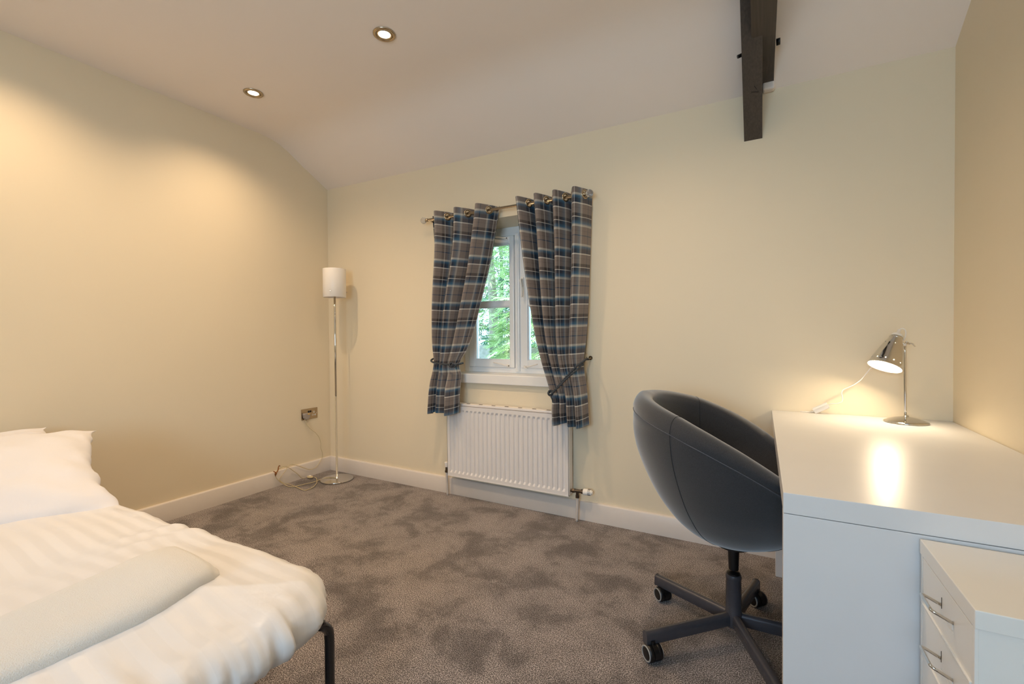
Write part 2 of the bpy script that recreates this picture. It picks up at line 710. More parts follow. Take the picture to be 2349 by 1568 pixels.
T = 0.2
struct(MB().box(XA - T, XA, YK - T, YB + .25, 0, 2.9).build('wall_left', WALL),
       'plain cream wall behind the bed pillows', 'wall')
struct(MB().box(XC, XC + T, YK - T, YB + .25, 0, 2.9).build('wall_right', WALL),
       'cream wall along the right side of the desk', 'wall')
OX0, OX1, OZ0, OZ1 = -1.895, -1.012, 0.79, 1.882
wf = MB()
wf.box(XA - T, OX0, YB, YB + .25, 0, 2.9)
wf.box(OX1, XC + T, YB, YB + .25, 0, 2.9)
wf.box(OX0, OX1, YB, YB + .25, 0, OZ0)
wf.prism([(YB, OZ1), (YB + .15, OZ1 - .03), (YB + .25, OZ1 - .03), (YB + .25, 2.9), (YB, 2.9)], 0, OX0, OX1)
struct(wf.build('wall_far', WALL, merge=0.0001), 'cream wall with the window and radiator', 'wall')
wb = MB()
BX0, BX1, BZ0, BZ1 = -1.05, 0.35, 0.85, 2.00
wb.box(XA - T, BX0, YK - T, YK, 0, 2.9)
wb.box(BX1, XC + T, YK - T, YK, 0, 2.9)
wb.box(BX0, BX1, YK - T, YK, 0, BZ0)
wb.box(BX0, BX1, YK - T, YK, BZ1, 2.9)
struct(wb.build('wall_back', WALL, merge=0.0001), 'cream wall behind the camera', 'wall')
# frame of the window behind the camera
win2 = bpy.data.objects.new('window_2', None)
COL.objects.link(win2)
win2.location = ((BX0 + BX1) / 2, YK - .1, BZ0)
struct(win2, 'white framed window behind the camera', 'window')
fr2 = MB()
for x0, x1, z0, z1 in ((BX0, BX0 + .05, BZ0, BZ1), (BX1 - .05, BX1, BZ0, BZ1), (BX0 + .05, BX1 - .05, BZ0, BZ0 + .05),
                       (BX0 + .05, BX1 - .05, BZ1 - .05, BZ1), (-.38, -.32, BZ0 + .05, BZ1 - .05)):
    fr2.box(x0, x1, YK - .13, YK - .07, z0, z1)
fr2.build('window_frame', UPVC, win2)

# ceiling: flat, then falling to the eaves at the window wall
prof = [(YB + .2, 2.24), (YB, 2.330), (2.473, 2.386), (2.365, 2.441), (2.297, 2.480), (2.224, 2.522), (2.153, 2.552),
        (2.08, 2.567), (2.0, 2.574), (YK - T, 2.574)]


def ceilp(u, v):
    x = XA - .1 + u * (XC - XA + .2)
    k = v * (len(prof) - 1)
    i = min(int(k), len(prof) - 2)
    y = prof[i][0] + (prof[i + 1][0] - prof[i][0]) * (k - i)
    z = prof[i][1] + (prof[i + 1][1] - prof[i][1]) * (k - i)
    f = max(0, min(1, (y - 2.0) / .579))
    return Vector((x, y, z - .024 * f * u - .010 * f * sin(pi * u)))


cm = MB()
cm.grid(ceilp, 12, len(prof) - 1)
co = cm.build('ceiling', CEIL)
bm = bmesh.new()
bm.from_mesh(co.data)
ret = bmesh.ops.extrude_face_region(bm, geom=bm.faces[:])
for v in [x for x in ret['geom'] if isinstance(x, bmesh.types.BMVert)]:
    v.co.z = 2.95
bmesh.ops.recalc_face_normals(bm, faces=bm.faces[:])
bm.to_mesh(co.data)
bm.free()
for p in co.data.polygons:
    p.use_smooth = True
co.data.set_sharp_from_angle(angle=radians(25))
struct(co, 'pale ceiling sloping down to the eaves above the window', 'ceiling')

BB, BT = 0.1137, 0.018


def skirt(name, axis, a0, a1, w, sgn, label):
    poly = [(w, 0), (w + sgn * BT, 0), (w + sgn * BT, BB - .008), (w + sgn * (BT - .004), BB - .002), (w + sgn * (BT - .009), BB), (w, BB)]
    m = MB().prism(poly, axis, a0, a1)
    struct(m.build(name, SKIRT, auto=40), label, 'skirting board')


skirt('baseboard_left', 1, YK, YB, XA, 1, 'white skirting board along the left wall')
skirt('baseboard_far', 0, XA + BT, XC, YB, -1, 'white skirting board under the radiator')
skirt('baseboard_right', 1, YK, YB - BT, XC, -1, 'white skirting board behind the desk')

# ------------------------------------------------------------------ window 1
win = bpy.data.objects.new('window_1', None)
COL.objects.link(win)
win.location = ((OX0 + OX1) / 2, YB + .15, 0.85)
struct(win, 'white two-casement window between the plaid curtains', 'window')
WY = YB + .15      # front plane of the frame
fm = MB()
ZB, ZT = 0.850, 1.852
f = .040


def rim(m, x0, x1, z0, z1, w, y0, y1, bev=.003):
    wl, wr, wb_, wt = (w, w, w, w) if not isinstance(w, tuple) else w
    m.bbox(x0, x0 + wl, y0, y1, z0, z1, bev)
    m.bbox(x1 - wr, x1, y0, y1, z0, z1, bev)
    m.bbox(x0 + wl - .001, x1 - wr + .001, y0, y1, z0, z0 + wb_, bev)
    m.bbox(x0 + wl - .001, x1 - wr + .001, y0, y1, z1 - wt, z1, bev)


rim(fm, OX0, OX1, ZB, ZT, (.042, .042, .036, .060), WY, WY + .07)
fm.bbox(-1.478, -1.430, WY + .004, WY + .07, ZB + .03, ZT - .05)
fm.build('window_frame', UPVC, win)
mm = MB().bbox(-1.470, -1.438, WY - .012, WY + .008, ZB + .012, ZT - .045, .004)
mm.bbox(-1.460, -1.448, WY - .018, WY - .01, ZB + .014, ZT - .047, .002)
mm.build('mullion', UPVC, win)
for (x0, x1) in ((-1.851, -1.480), (-1.428, -1.056)):
    cs = MB()
    wr_ = .034 if x1 < -1.4 else .052
    rim(cs, x0, x1, ZB + .037, ZT - .062, (.052, wr_, .052, .052), WY - .010, WY + .045, .004)
    cs.bbox(x0 + .05, x1 - wr_ + .002, WY - .004, WY + .04, 1.309, 1.345, .004)
    rim(cs, x0 + .048, x1 - wr_ + .004, ZB + .085, 1.312, .010, WY + .0, WY + .03, .002)
    rim(cs, x0 + .048, x1 - wr_ + .004, 1.342, ZT - .110, .010, WY + .0, WY + .03, .002)
    cobj = cs.build('casement', UPVC, win)
    MB().box(x0 + .05, x1 - wr_ + .002, WY + .018, WY + .022, ZB + .088, 1.310).build('pane', GLASS, cobj)
    MB().box(x0 + .05, x1 - wr_ + .002, WY + .018, WY + .022, 1.344, ZT - .112).build('pane', GLASS, cobj)
# casement handle and the peg stays
hm = MB()
hm.bbox(-1.424, -1.400, WY - .020, WY - .009, 1.440, 1.500, .005)
hm.tube([(-1.412, WY - .02, 1.485), (-1.410, WY - .042, 1.478), (-1.403, WY - .048, 1.45), (-1.400, WY - .044, 1.40), (-1.402, WY - .042, 1.365)],
        lambda t: .0075 - .002 * t, 10, 5)
hm.build('window_handle', PLWHITE, win)
for (xa, xb, xc, z, l) in ((-1.520, -1.64, -1.585, .900, 1), (-1.385, -1.30, -1.335, .896, 1), (-1.53, -1.65, -1.59, 1.775, -1)):
    st = MB()
    st.tube([(xa, WY - .016, z), ((xa + xc) / 2, WY - .022, z + .004), (xc, WY - .022, z + .012), (xb, WY - .02, z + .02)], lambda t: .006 - .002 * t, 8, 4)
    st.bbox(xa - .02, xa + .008, WY - .018, WY - .008, z - .012, z + .008, .003)
    st.build('casement_stay', PLWHITE, win)
    MB().cyl((xa + .002, WY - .022, z), (xa + .002, WY - .012, z), .004, 12).build('stay_pin', GUN, win)
sm_ = MB()
sm_.bbox(OX0 - .04, OX1 + .04, YB - .024, YB + .001, .786, .850, .006, 3)
sm_.box(OX0, OX1, YB - .005, YB + .16, .792, .8495)
sm_.build('window_sill', WHITE, win)

# ================================================================== OUTSIDE
gr = MB().box(-16, 12, YB + .26, 22, -.32, -.30).build('ground', GRASS)
struct(gr, 'garden ground beyond the window', 'ground')


def frond(mb, c, d, size, rnd):
    """flat drooping conifer spray: stem with paired leaflets"""
    d = d.normalized()
    side = d.cross(Vector((rnd.uniform(-.5, .5), rnd.uniform(-.5, .5), 1))).normalized()
    nrm = side.cross(d)
    vs, fs = [], []
    n = 6
    prev = c
    for i in range(n):
        t = i / n
        p = c + d * size * t - Vector((0, 0, 1)) * size * .35 * t * t
        L = size * (.5 * (1 - t) ** .8 + .10)
        wd = size * .065
        for s in (-1, 1):
            tip = p + (side * s * .75 + d * .65).normalized() * L - Vector((0, 0, .2 * L)) + nrm * rnd.uniform(-.1, .1) * L
            mid = (p + tip) / 2
            o = d * wd
            k = len(vs)
            vs += [p, mid + o, tip, mid - o * .8]
            fs.append((k, k + 1, k + 2, k + 3))
    tip = c + d * size * 1.08 - Vector((0, 0, size * .36))
    k = len(vs)
    vs += [c, (c + tip) / 2 + side * size * .05, tip, (c + tip) / 2 - side * size * .05]
    fs.append((k, k + 1, k + 2, k + 3))
    mb.add(vs, fs, False)


def conifer(x, y, h, rad, zmin, n, leaf, label, seed, size=.17, trunk=.06, zmax=None, bare=0):
    rnd = random.Random(seed)
    root = thing('conifer_tree', label, 'tree', (x, y, -.3), 'conifers outside the window')
    tm = MB()
    tp = [(x + .03 * sin(i * 1.7 + seed), y + .03 * cos(i * 2.1), -.3 + h * i / 8) for i in range(9)]
    tm.tube(tp, lambda t: trunk * (1 - .85 * t) + .004, 10, 3)
    tm.build('trunk', BARK, root)
    br = MB()
    for i in range(26):
        z = .2 + (h * .85) * i / 26
        an = rnd.uniform(0, 2 * pi)
        L = rad * rnd.uniform(.5, .9) * (1 - .5 * i / 26)
        br.tube([(x, y, z), (x + cos(an) * L * .5, y + sin(an) * L * .5, z + .05), (x + cos(an) * L, y + sin(an) * L, z - .02 + rnd.uniform(-.1, .15))],
                lambda t: .011 * (1 - .7 * t), 5, 3)
    br.build('branch', BARK, root)
    fo = MB()
    for i in range(n):
        z = rnd.uniform(zmin, zmax or h * .95)
        rr = rad * (1 - .55 * max(0, z) / h) * (rnd.random() ** .35)
        an = rnd.uniform(0, 2 * pi)
        p = Vector((x + rr * cos(an), y + rr * sin(an), z))
        d = Vector((cos(an) + rnd.uniform(-.5, .5), sin(an) + rnd.uniform(-.5, .5), rnd.uniform(-.5, .35)))
        frond(fo, p, d, size * rnd.uniform(.7, 1.3), rnd)
    fobj = fo.build('foliage', leaf, root, recalc=False)
    fobj['kind'] = 'stuff'


conifer(-3.25, 5.35, 5.2, 1.25, 1.25, 4200, LEAF, 'bright green conifer with a bare grey trunk, behind left window panes', 11, trunk=.085, size=.14)
conifer(-2.05, 5.0, 4.6, .95, -.1, 3600, LEAF, 'bright green conifer behind the right window panes', 12, size=.14)
conifer(-4.3, 7.4, 5.0, 1.5, -.2, 3200, LEAFD, 'dark blue green conifer far left behind the fence post', 13, size=.24)
conifer(-3.0, 7.9, 5.4, 1.5, -.2, 3600, LEAFD, 'dark blue green conifer behind the bare grey trunk', 14, size=.24)
conifer(-2.55, 4.55, 1.36, .30, .0, 520, LEAF, 'small bright green conifer in front of the fence rail', 15, size=.12, trunk=.02)
conifer(-5.4, 6.6, 5.0, 1.3, -.2, 1100, LEAF, 'light green conifer leftmost beyond the window', 16, size=.22)

fe = thing('garden_fence', 'weathered grey post and rail fence seen low through the left pane', 'fence', (-3.2, 5.0, -.3))
for x in (-3.13, -1.35, -4.9):
    MB().bbox(x - .085, x + .085, 4.95, 5.07, -.3, .985 if x > -4 else .97, .008).build('post', FENCEW, fe)
for z in (.82, .40):
    MB().bbox(-5.2, -1.0, 5.07, 5.11, z, z + .13, .006).build('rail', FENCEW, fe)

# ================================================================== BEAM (old truss foot)
bt = thing('roof_timber', 'dark grey painted roof truss timbers coming out of the ceiling', 'beam', (0, YB, 2.07))
sl_ = .70
m1 = MB()
y1 = 1.93
m1.prism([(YB + .02, 2.062), (YB + .02, 2.30), (y1, 2.30 + (YB + .02 - y1) * sl_), (y1, 2.062 + (YB + .02 - y1) * sl_)], 0, -.075, .005)
bm_ = m1.build('brace', TIMBER, bt)
m2 = MB()
m2.prism([(1.0, 2.362), (2.2, 2.354), (2.45, 2.336), (YB - .03, 2.322), (YB - .03, 2.62), (1.0, 2.62)], 0, -.036, .053)
m2.build('tie_beam', TIMBER, bt)
MB().tube([(.058, 2.32, 2.385), (.070, 2.32, 2.386), (.073, 2.32, 2.386)], .014, 12).build('bolt_head', BLACKP, bt)
MB().cyl((-.068, 2.27, 2.345), (-.092, 2.262, 2.336), .008, 8).build('peg', BLACKP, bt)
pk = MB().bbox(.006, .057, YB - .045, YB - .002, 2.290, 2.330, .008)
pk.build('plaster_patch', CEIL, co)
# two short gouge marks on the underside of the brace
mk = MB()
for (xa, ya, xb, yb) in ((-.028, 2.352, -.018, 2.368), (-.040, 2.374, -.010, 2.380)):
    za = 2.062 + (YB + .02 - ya) * sl_
    zb = 2.062 + (YB + .02 - yb) * sl_
    mk.tube([(xa, ya, za - .0004), (xb, yb, zb - .0004)], .0012, 5)
mk.build('gouge_mark', DARK, bt)

# ================================================================== DOWNLIGHTS
def downlight(x, y, label):
    root = thing('downlight', label, 'light', (x, y, ZC), 'recessed ceiling downlights')
    rg = MB().lathe([(.054, .001), (.054, -.003), (.050, -.0065), (.041, -.0065), (.0385, -.003), (.0385, .001)], (x, y, ZC), seg=48)
    rg.build('trim_ring', NICKEL, root)
    ig = MB().lathe([(.0375, .0), (.0375, -.004), (.034, -.006), (.029, -.0035), (.0285, .0)], (x, y, ZC), seg=40)
    ig.build('tilt_ring', NICKEL, root)
    bl = MB().lathe([(.0285, -.0012), (.022, -.0035), (.010, -.0045), (0, -.0048)], (x, y, ZC), seg=32)
    bl.build('bulb', BULB, root)
    ld = bpy.data.lights.new('downlight_beam', 'SPOT')
    ld.energy = DOWN_W
    ld.color = DOWN_COL
    ld.spot_size = radians(140)
    ld.spot_blend = 1.0
    ld.shadow_soft_size = .025
    lo = bpy.data.objects.new('downlight_beam', ld)
    COL.objects.link(lo)
    lo.parent = root
    lo.location = (0, 0, -.012)
    return root


d0 = downlight(-1.603, 1.65, 'lit round downlight nearest the beam, upper of the two in view')
for (x, y, l) in ((-2.669, 1.655, 'lit round downlight nearest the left wall corner, lower of the two in view'),
                  (-2.70, .70, 'downlight above the bed pillows just outside the frame'),
                  (-.53, 1.62, 'downlight in front of the beam just outside the frame'),
                  (-1.62, .70, 'downlight above the bed foot outside the frame')):
    q = copy_tree(d0)
    q.location = (x, y, ZC)
    q['label'] = l

# ================================================================== RADIATOR
RX0, RX1, RZ0, RZ1, RY = -1.890, -.999, .150, .636, YB - .078
ra = thing('radiator', 'white ribbed panel radiator on the wall under the window', 'radiator', ((RX0 + RX1) / 2, YB - .03, RZ0))
nrib = 26
pitch = (RX1 - RX0 - .03) / nrib
xs = [(RX0, 0.0), (RX0 + .008, 0)]
for i in range(nrib):
    x = RX0 + .015 + pitch * i
    xs += [(x + pitch * .18, 0), (x + pitch * .36, 1), (x + pitch * .66, 1), (x + pitch * .84, 0)]
xs += [(RX1 - .008, 0), (RX1, 0)]
zs = [(RZ0, 0), (RZ0 + .024, 0), (RZ0 + .040, 1), (RZ1 - .042, 1), (RZ1 - .028, 0), (RZ1, 0)]
fpn = MB()
vs = [(x, RY + .008 * dx * dz, z) for z, dz in zs for x, dx in xs]
n = len(xs)
fs = [(j * n + i, j * n + i + 1, (j + 1) * n + i + 1, (j + 1) * n + i) for j in range(len(zs) - 1) for i in range(n - 1)]
fpn.add(vs, fs)
fpn.box(RX0, RX1, RY + .0095, RY + .014, RZ0, RZ1)
fpn.box(RX0, RX1, RY, RY + .0095, RZ1 - .002, RZ1)
fpn.box(RX0, RX1, RY - .0015, RY + .0095, RZ0 - .001, RZ0 + .004)
fpn.box(RX0, RX0 + .002, RY, RY + .0095, RZ0, RZ1)
fpn.box(RX1 - .002, RX1, RY, RY + .0095, RZ0, RZ1)
fpn.build('front_panel', RAD, ra, recalc=False)
gm = MB().bbox(RX0 - .002, RX1 + .002, RY + .006, YB - .020, RZ1 + .0, RZ1 + .014, .004)
gmo = gm.build('top_grille', RAD, ra)
for i in range(9):
    x = RX0 + .05 + i * .0985
    MB().bbox(x, x + .026, RY + .020, RY + .030, RZ1 + .0135, RZ1 + .0155, .001).build('grille_slot', DARK, gmo)
for x0, x1 in ((RX0 - .002, RX0 + .001), (RX1 - .001, RX1 + .002)):
    MB().bbox(x0, x1, RY + .005, YB - .022, RZ0 + .006, RZ1 + .002, .001).build('side_cover', RAD, ra)
bp = MB().box(RX0 + .02, RX1 - .02, RY + .02, RY + .034, RZ0 + .012, RZ1 - .01)
bp.build('convector', RAD, ra)
for x in (-1.75, -1.14):
    MB().bbox(x - .02, x + .02, YB - .045, YB - .0, RZ0 + .06, RZ1 - .1, .002).build('bracket', RAD, ra)
# thermostatic valve, right
VY = YB - .050
tv = MB()
tv.cyl((-1.0, VY, .180), (-.985, VY, .180), .010, 6)
tv.cyl((-.986, VY, .180), (-.972, VY, .181), .0135, 6)
tv.cyl((-.973, VY, .181), (-.925, VY, .183), .0095, 14)
tv.cyl((-.930, VY, .183), (-.916, VY, .184), .0135, 16)
tv.cyl((-.955, VY, .178), (-.955, VY, .150), .0095, 14)
tv.cyl((-.955, VY, .158), (-.955, VY, .142), .0125, 6)
valve = tv.build('valve_body', GUN, ra, auto=40)
hd = MB().lathe([(0, 0), (.0165, 0), (.0185, .003), (.0190, .022), (.0175, .026), (.0165, .046), (.0150, .050), (.0110, .051), (.0110, .056), (0, .056)],
                (-.917, VY, .184), (1, 0, .03), 28)
hdo = hd.build('thermostatic_head', PLWHITE, ra, auto=35)
sm2 = MB()
for k in range(14):
    t_ = 2 * pi * k / 14
    sm2.tube([(-.917 + .028, VY + .0178 * cos(t_), .185 + .0178 * sin(t_)), (-.917 + .044, VY + .0168 * cos(t_), .1855 + .0168 * sin(t_))], .0012, 5)
sm2.build('grip_slots', DARK, hdo)
MB().tube([(-.955, VY, .146), (-.957, VY, .07), (-.960, VY, .0)], .0080, 12, 4).build('feed_pipe', PIPE, ra)
# lockshield, left
lv = MB()
lv.cyl((-1.892, VY, .182), (-1.918, VY, .182), .0085, 12)
lv.cyl((-1.918, VY, .164), (-1.918, VY, .198), .0095, 12)
lv.cyl((-1.918, VY, .160), (-1.918, VY, .174), .0125, 6)
lv.build('valve_body', GUN, ra, auto=40)
MB().lathe([(0, 0), (.009, 0), (.0105, .004), (.0145, .030), (.0140, .035), (0, .036)], (-1.918, VY, .196), seg=24).build('lockshield_cap', PLWHITE, ra, auto=40)
MB().tube([(-1.918, VY, .162), (-1.916, VY, .08), (-1.912, VY, .0)], .0080, 12, 4).build('return_pipe', PIPE, ra)

# ================================================================== CURTAIN ROD
RODZ, RODY = 1.915, YB - .09
rod = thing('curtain_rod', 'brushed nickel curtain pole with crystal ball ends above the window', 'curtain rod', (-1.46, RODY, RODZ))
MB().cyl((-2.030, RODY, RODZ), (-.896, RODY, RODZ), .0085, 20).build('pole', NICKEL, rod)
for s, x in ((-1, -2.030), (1, -.896)):
    MB().lathe([(.0085, 0), (.0115, .002), (.0115, .006), (.0085, .009), (.0105, .013), (.0105, .017), (.006, .019), (0, .019)],
               (x, RODY, RODZ), (s, 0, 0), 24).build('collar', NICKEL, rod)
    fb = MB()
    fb.ball((x + s * .038, RODY, RODZ), .0225, 12, 7, smooth=False)
    fb.build('finial', CRYSTAL, rod)
for x in (-2.000, -.925):
    bk = MB()
    bk.tube([(x, YB - .002, RODZ - .002), (x, RODY + .03, RODZ - .012), (x, RODY, RODZ - .0145)], .005, 10, 4)
    bk.cyl((x, YB - .0005, RODZ), (x, YB - .006, RODZ), .02, 24)
    bk.build('bracket', NICKEL, rod)

# ================================================================== CURTAINS
HEM, TOPZ = .592, 1.947


def ease(x):
    x = max(0, min(1, x))
    return x * x * (3 - 2 * x)


def make_curtain(side, label):
    left = side == 'left'
    if left:
        inner = [(.59, -1.758), (.70, -1.752), (.85, -1.752), (.915, -1.772), (1.02, -1.720), (1.116, -1.687), (1.343, -1.619), (1.547, -1.563), (1.713, -1.526), (1.90, -1.488), (1.97, -1.476)]
        outer = [(.59, -2.004), (.776, -1.990), (.85, -1.980), (.928, -1.972), (1.019, -1.984), (1.321, -1.997), (1.623, -2.003), (1.80, -2.010), (1.97, -2.026)]
    else:
        inner = [(.60, -1.067), (.66, -1.072), (.732, -1.074), (.801, -1.096), (.941, -1.144), (1.113, -1.198), (1.377, -1.244), (1.689, -1.286), (1.90, -1.314), (1.97, -1.324)]
        outer = [(.60, -.868), (.784, -.881), (.90, -.897), (.964, -.903), (1.07, -.896), (1.263, -.886), (1.644, -.876), (1.97, -.864)]
    W = 1.16
    NWAVE = 3.25 if left else 3.75
    # tie height varies along the cloth
    def tie_z(q):
        return .925 if left else .93 - .155 * (1 - q)

    def pos(q, v):
        z = HEM + (TOPZ - HEM) * v
        # the hem of the right curtain is a little uneven
        if v < .2:
            z -= (.010 * sin(q * 9 + 1) + (0.012 * (1 - q) if left else .010 * q)) * (1 - v / .2)
        xl = interp(outer if left else inner, z)
        xr = interp(inner if left else outer, z)
        low = ease((1.75 - z) / .8)
        g = 1 + (.55 * low if left else -.0)
        qq = q ** g if left else 1 - (1 - q) ** (1 - .22 * low)
        tz = tie_z(q)
        pinch = exp(-((z - tz) / .11) ** 2)
        A = .057 * (1 - low) + (.034 if z > tz else .032) * low
        A *= (1 - .45 * pinch)
        ph = (q * NWAVE + (.10 if left else .50)) * 2 * pi + .25 * sin(z * 4 + q * 6) * low
        s_ = sin(ph)
        wv = s_ * 1.15 - .12 * sin(3 * ph)
        # cloth leans a little back over the folds so the peaks are broad
        yc = RODY - .030 * ease((1.2 - z) / .5) - (.004 * low)
        x = xl + (xr - xl) * qq + .010 * cos(ph) * (1 - .3 * low)
        y = yc + A * wv + .006 * noise.noise(Vector((q * 9, z * 3.2, 3.1 if left else 7.7)))
        y += .010 * noise.noise(Vector((q * 3, z * 1.5, 1.3))) * low
        if left and z < .88:   # the broad inner fold below the tie
            y -= .018 * ease((q - .62) / .2) * ease((.88 - z) / .15)
        return Vector((x, min(y, YB - .012), z))
    # eyelets sit where the cloth crosses the pole
    eyes = []
    N = 800
    last = None
    vrod = (RODZ - HEM) / (TOPZ - HEM)
    for i in range(N + 1):
        q = i / N
        p = pos(q, vrod)
        d = p.y - RODY
        if last is not None and (d > 0) != (last > 0) and .03 < q < .97:
            eyes.append(q)
        last = d
    root = thing('curtain', label, 'curtain', ((interp(outer, .6) + interp(inner, .6)) / 2, RODY, HEM), 'plaid curtains')

    def hole(q, v):
        z = HEM + (TOPZ - HEM) * v
        if z < 1.85:
            return False
        for e in eyes:
            if ((q - e) * W) ** 2 + (z - RODZ) ** 2 < .0185 ** 2:
                return True
        return False
    cm_ = MB()
    nv = 230

    def vmap(v):      # finer rows at the heading
        return v
    cm_.grid(lambda u, v: pos(u, v), 232, nv, uv=lambda u, v: (u * W + (.06 if left else .21), 1.862 - (HEM + (TOPZ - HEM) * v) - .012 * sin(u * 3)), skip=hole)
    cl = cm_.build('cloth', PLAID, root, recalc=False)
    md = cl.modifiers.new('thick', 'SOLIDIFY')
    md.thickness = .0022
    md.offset = 0
    for e in eyes:
        c0 = pos(e, vrod)
        du = (pos(e + .004, vrod) - pos(e - .004, vrod)).normalized()
        nrm = du.cross(Vector((0, 0, 1))).normalized()
        rg = MB().lathe([(.0175, -.003), (.0190, -.0042), (.0245, -.0040), (.0275, -.001), (.0275, .001), (.0245, .0040), (.0190, .0042), (.0175, .003), (.0175, -.003)],
                        (c0.x, c0.y, RODZ), nrm, 32)
        rg.build('eyelet', NICKEL, root)
    return pos


posL = make_curtain('left', 'left grey and blue plaid eyelet curtain with level knotted rope round it')
posR = make_curtain('right', 'right grey and blue plaid eyelet curtain with slanting rope across it')


def twist(pts, r, n=8, turns=30):
    P = crom([Vector(p) for p in pts], n)
    out = []
    for s in (0, pi):
        L = []
        for i, p in enumerate(P):
            d = (P[min(i + 1, len(P) - 1)] - P[max(i - 1, 0)]).normalized()
            u = d.orthogonal().normalized()
            v = d.cross(u)
            t = turns * 2 * pi * i / (len(P) - 1) + s
            L.append(p + (u * cos(t) + v * sin(t)) * r)
        out.append(L)
    return out


def tieback(pts, knot, hook, label, tail):
    root = thing('curtain_tieback', label, 'tieback', hook, 'rope curtain tiebacks')
    m = MB()
    for L in twist(pts, .0036, 10, 22):
        m.tube(L, .0040, 7)
    m.build('rope', ROPE, root)
    k = MB()
    for j in range(4):
        R = .013 + .003 * (j % 2)
        ax = Vector((sin(j * 1.7), cos(j * 2.1), .6 * sin(j))).normalized()
        u = ax.orthogonal().normalized()
        v = ax.cross(u)
        k.tube([Vector(knot) + (u * cos(t / 10 * 2 * pi) + v * sin(t / 10 * 2 * pi)) * R for t in range(10)], .0042, 7, 2, closed=True)
    k.tube(tail, .0042, 7, 3)
    k.build('knot', ROPE, root)
    hk = MB()
    hk.tube([(hook[0], YB - .002, hook[2]), (hook[0], YB - .06, hook[2] - .004), (hook[0] + .002, YB - .075, hook[2] + .01), (hook[0], YB - .070, hook[2] + .028)], .003, 8, 4)
    hk.cyl((hook[0], YB - .0005, hook[2]), (hook[0], YB - .005, hook[2]), .012, 20)
    hk.build('wall_hook', NICKEL, root)


tieback([(-2.005, YB - .030, .945), (-2.003, YB - .075, .950), (-1.985, YB - .125, .940), (-1.94, YB - .158, .931), (-1.88, YB - .165, .924), (-1.82, YB - .168, .920),
         (-1.775, YB - .165, .919), (-1.757, YB - .13, .921), (-1.765, YB - .06, .925)],
        (-1.775, YB - .172, .918), (-2.004, YB, .955), 'dark rope tieback knotted round the left curtain',
        [(-1.775, YB - .178, .915), (-1.760, YB - .182, .926), (-1.742, YB - .176, .918), (-1.752, YB - .178, .902)])
tieback([(-.890, YB - .030, .965), (-.884, YB - .085, .968), (-.890, YB - .130, .955), (-.925, YB - .160, .922), (-.965, YB - .165, .880), (-1.015, YB - .165, .826),
         (-1.055, YB - .160, .782), (-1.082, YB - .12, .770), (-1.07, YB - .06, .80)],
        (-1.078, YB - .155, .770), (-.886, YB, .972), 'dark rope tieback slanting down across the right curtain',
        [(-1.078, YB - .160, .765), (-1.072, YB - .165, .75), (-1.064, YB - .165, .735), (-1.062, YB - .162, .722)])
# second strand of the slanting tieback
o_ = MB()
for L in twist([(-.886, YB - .125, .945), (-.920, YB - .162, .905), (-.970, YB - .168, .862), (-1.020, YB - .168, .812), (-1.060, YB - .162, .775)], .003, 10, 14):
    o_.tube(L, .0035, 7)
rt_ = [o for o in bpy.data.objects if o.name.startswith('curtain_tieback')][-1]
o_.build('rope', ROPE, rt_)

# ================================================================== FLOOR LAMP
LX, LY = -2.879, 2.403
fl = thing('floor_lamp', 'slim chrome floor lamp with white drum shade in the corner', 'lamp', (LX, LY, 0))
MB().lathe([(0, 0), (.119, 0), (.121, .003), (.121, .008), (.119, .011), (0, .011)], (LX, LY, .001), seg=64).build('base', CHROME, fl, auto=40)
MB().cyl((LX, LY, .010), (LX, LY, .66), .0072, 18).build('pole', CHROME, fl)
MB().cyl((LX, LY, .655), (LX, LY, 1.44), .0084, 18, bev=.001).build('pole', CHROME, fl)
shd = MB().lathe([(.0825, 0), (.0840, .002), (.0840, .216), (.0825, .218), (.0815, .216), (.0815, .002), (.0825, 0)], (LX, LY, 1.411), seg=56)
shdo = shd.build('lamp_shade', SHADEM, fl, auto=40)
sc_ = MB()
for t_ in (radians(-60), radians(60), radians(180)):
    dx, dy = cos(t_), sin(t_)
    sc_.cyl((LX + .080 * dx, LY + .080 * dy, 1.455), (LX + .091 * dx, LY + .091 * dy, 1.455), .003, 10)
    sc_.cyl((LX, LY, 1.452), (LX + .082 * dx, LY + .082 * dy, 1.455), .0018, 6)
sc_.build('shade_screw', CHROME, shdo)
hb = MB().cyl((LX, LY, 1.43), (LX, LY, 1.49), .018, 20)
hb.ball((LX, LY, 1.53), .03, 16, 10)
hb.build('bulb_holder', PLWHITE, fl)

cA = [(-3.146, 2.326, .462), (-3.140, 2.330, .440), (-3.137, 2.337, .418), (-3.134, 2.367, .378), (-3.130, 2.415, .334), (-3.129, 2.446, .285), (-3.129, 2.455, .24), (-3.129, 2.457, .207), (-3.129, 2.471, .16), (-3.129, 2.466, .123),
      (-3.129, 2.437, .087), (-3.129, 2.411, .066), (-3.129, 2.38, .058), (-3.129, 2.344, .062), (-3.129, 2.302, .084), (-3.129, 2.256, .111), (-3.129, 2.222, .128), (-3.129, 2.189, .142),
      (-3.129, 2.166, .135), (-3.129, 2.147, .109), (-3.129, 2.117, .082), (-3.129, 2.095, .058), (-3.125, 2.095, .044), (-3.120, 2.116, .023), (-3.105, 2.149, .006), (-3.037, 2.144, .005),
      (-2.955, 2.128, .005), (-2.882, 2.118, .005), (-2.873, 2.155, .005), (-2.894, 2.21, .005), (-2.96, 2.285, .005), (-3.040, 2.340, .008), (-3.070, 2.345, .010)]
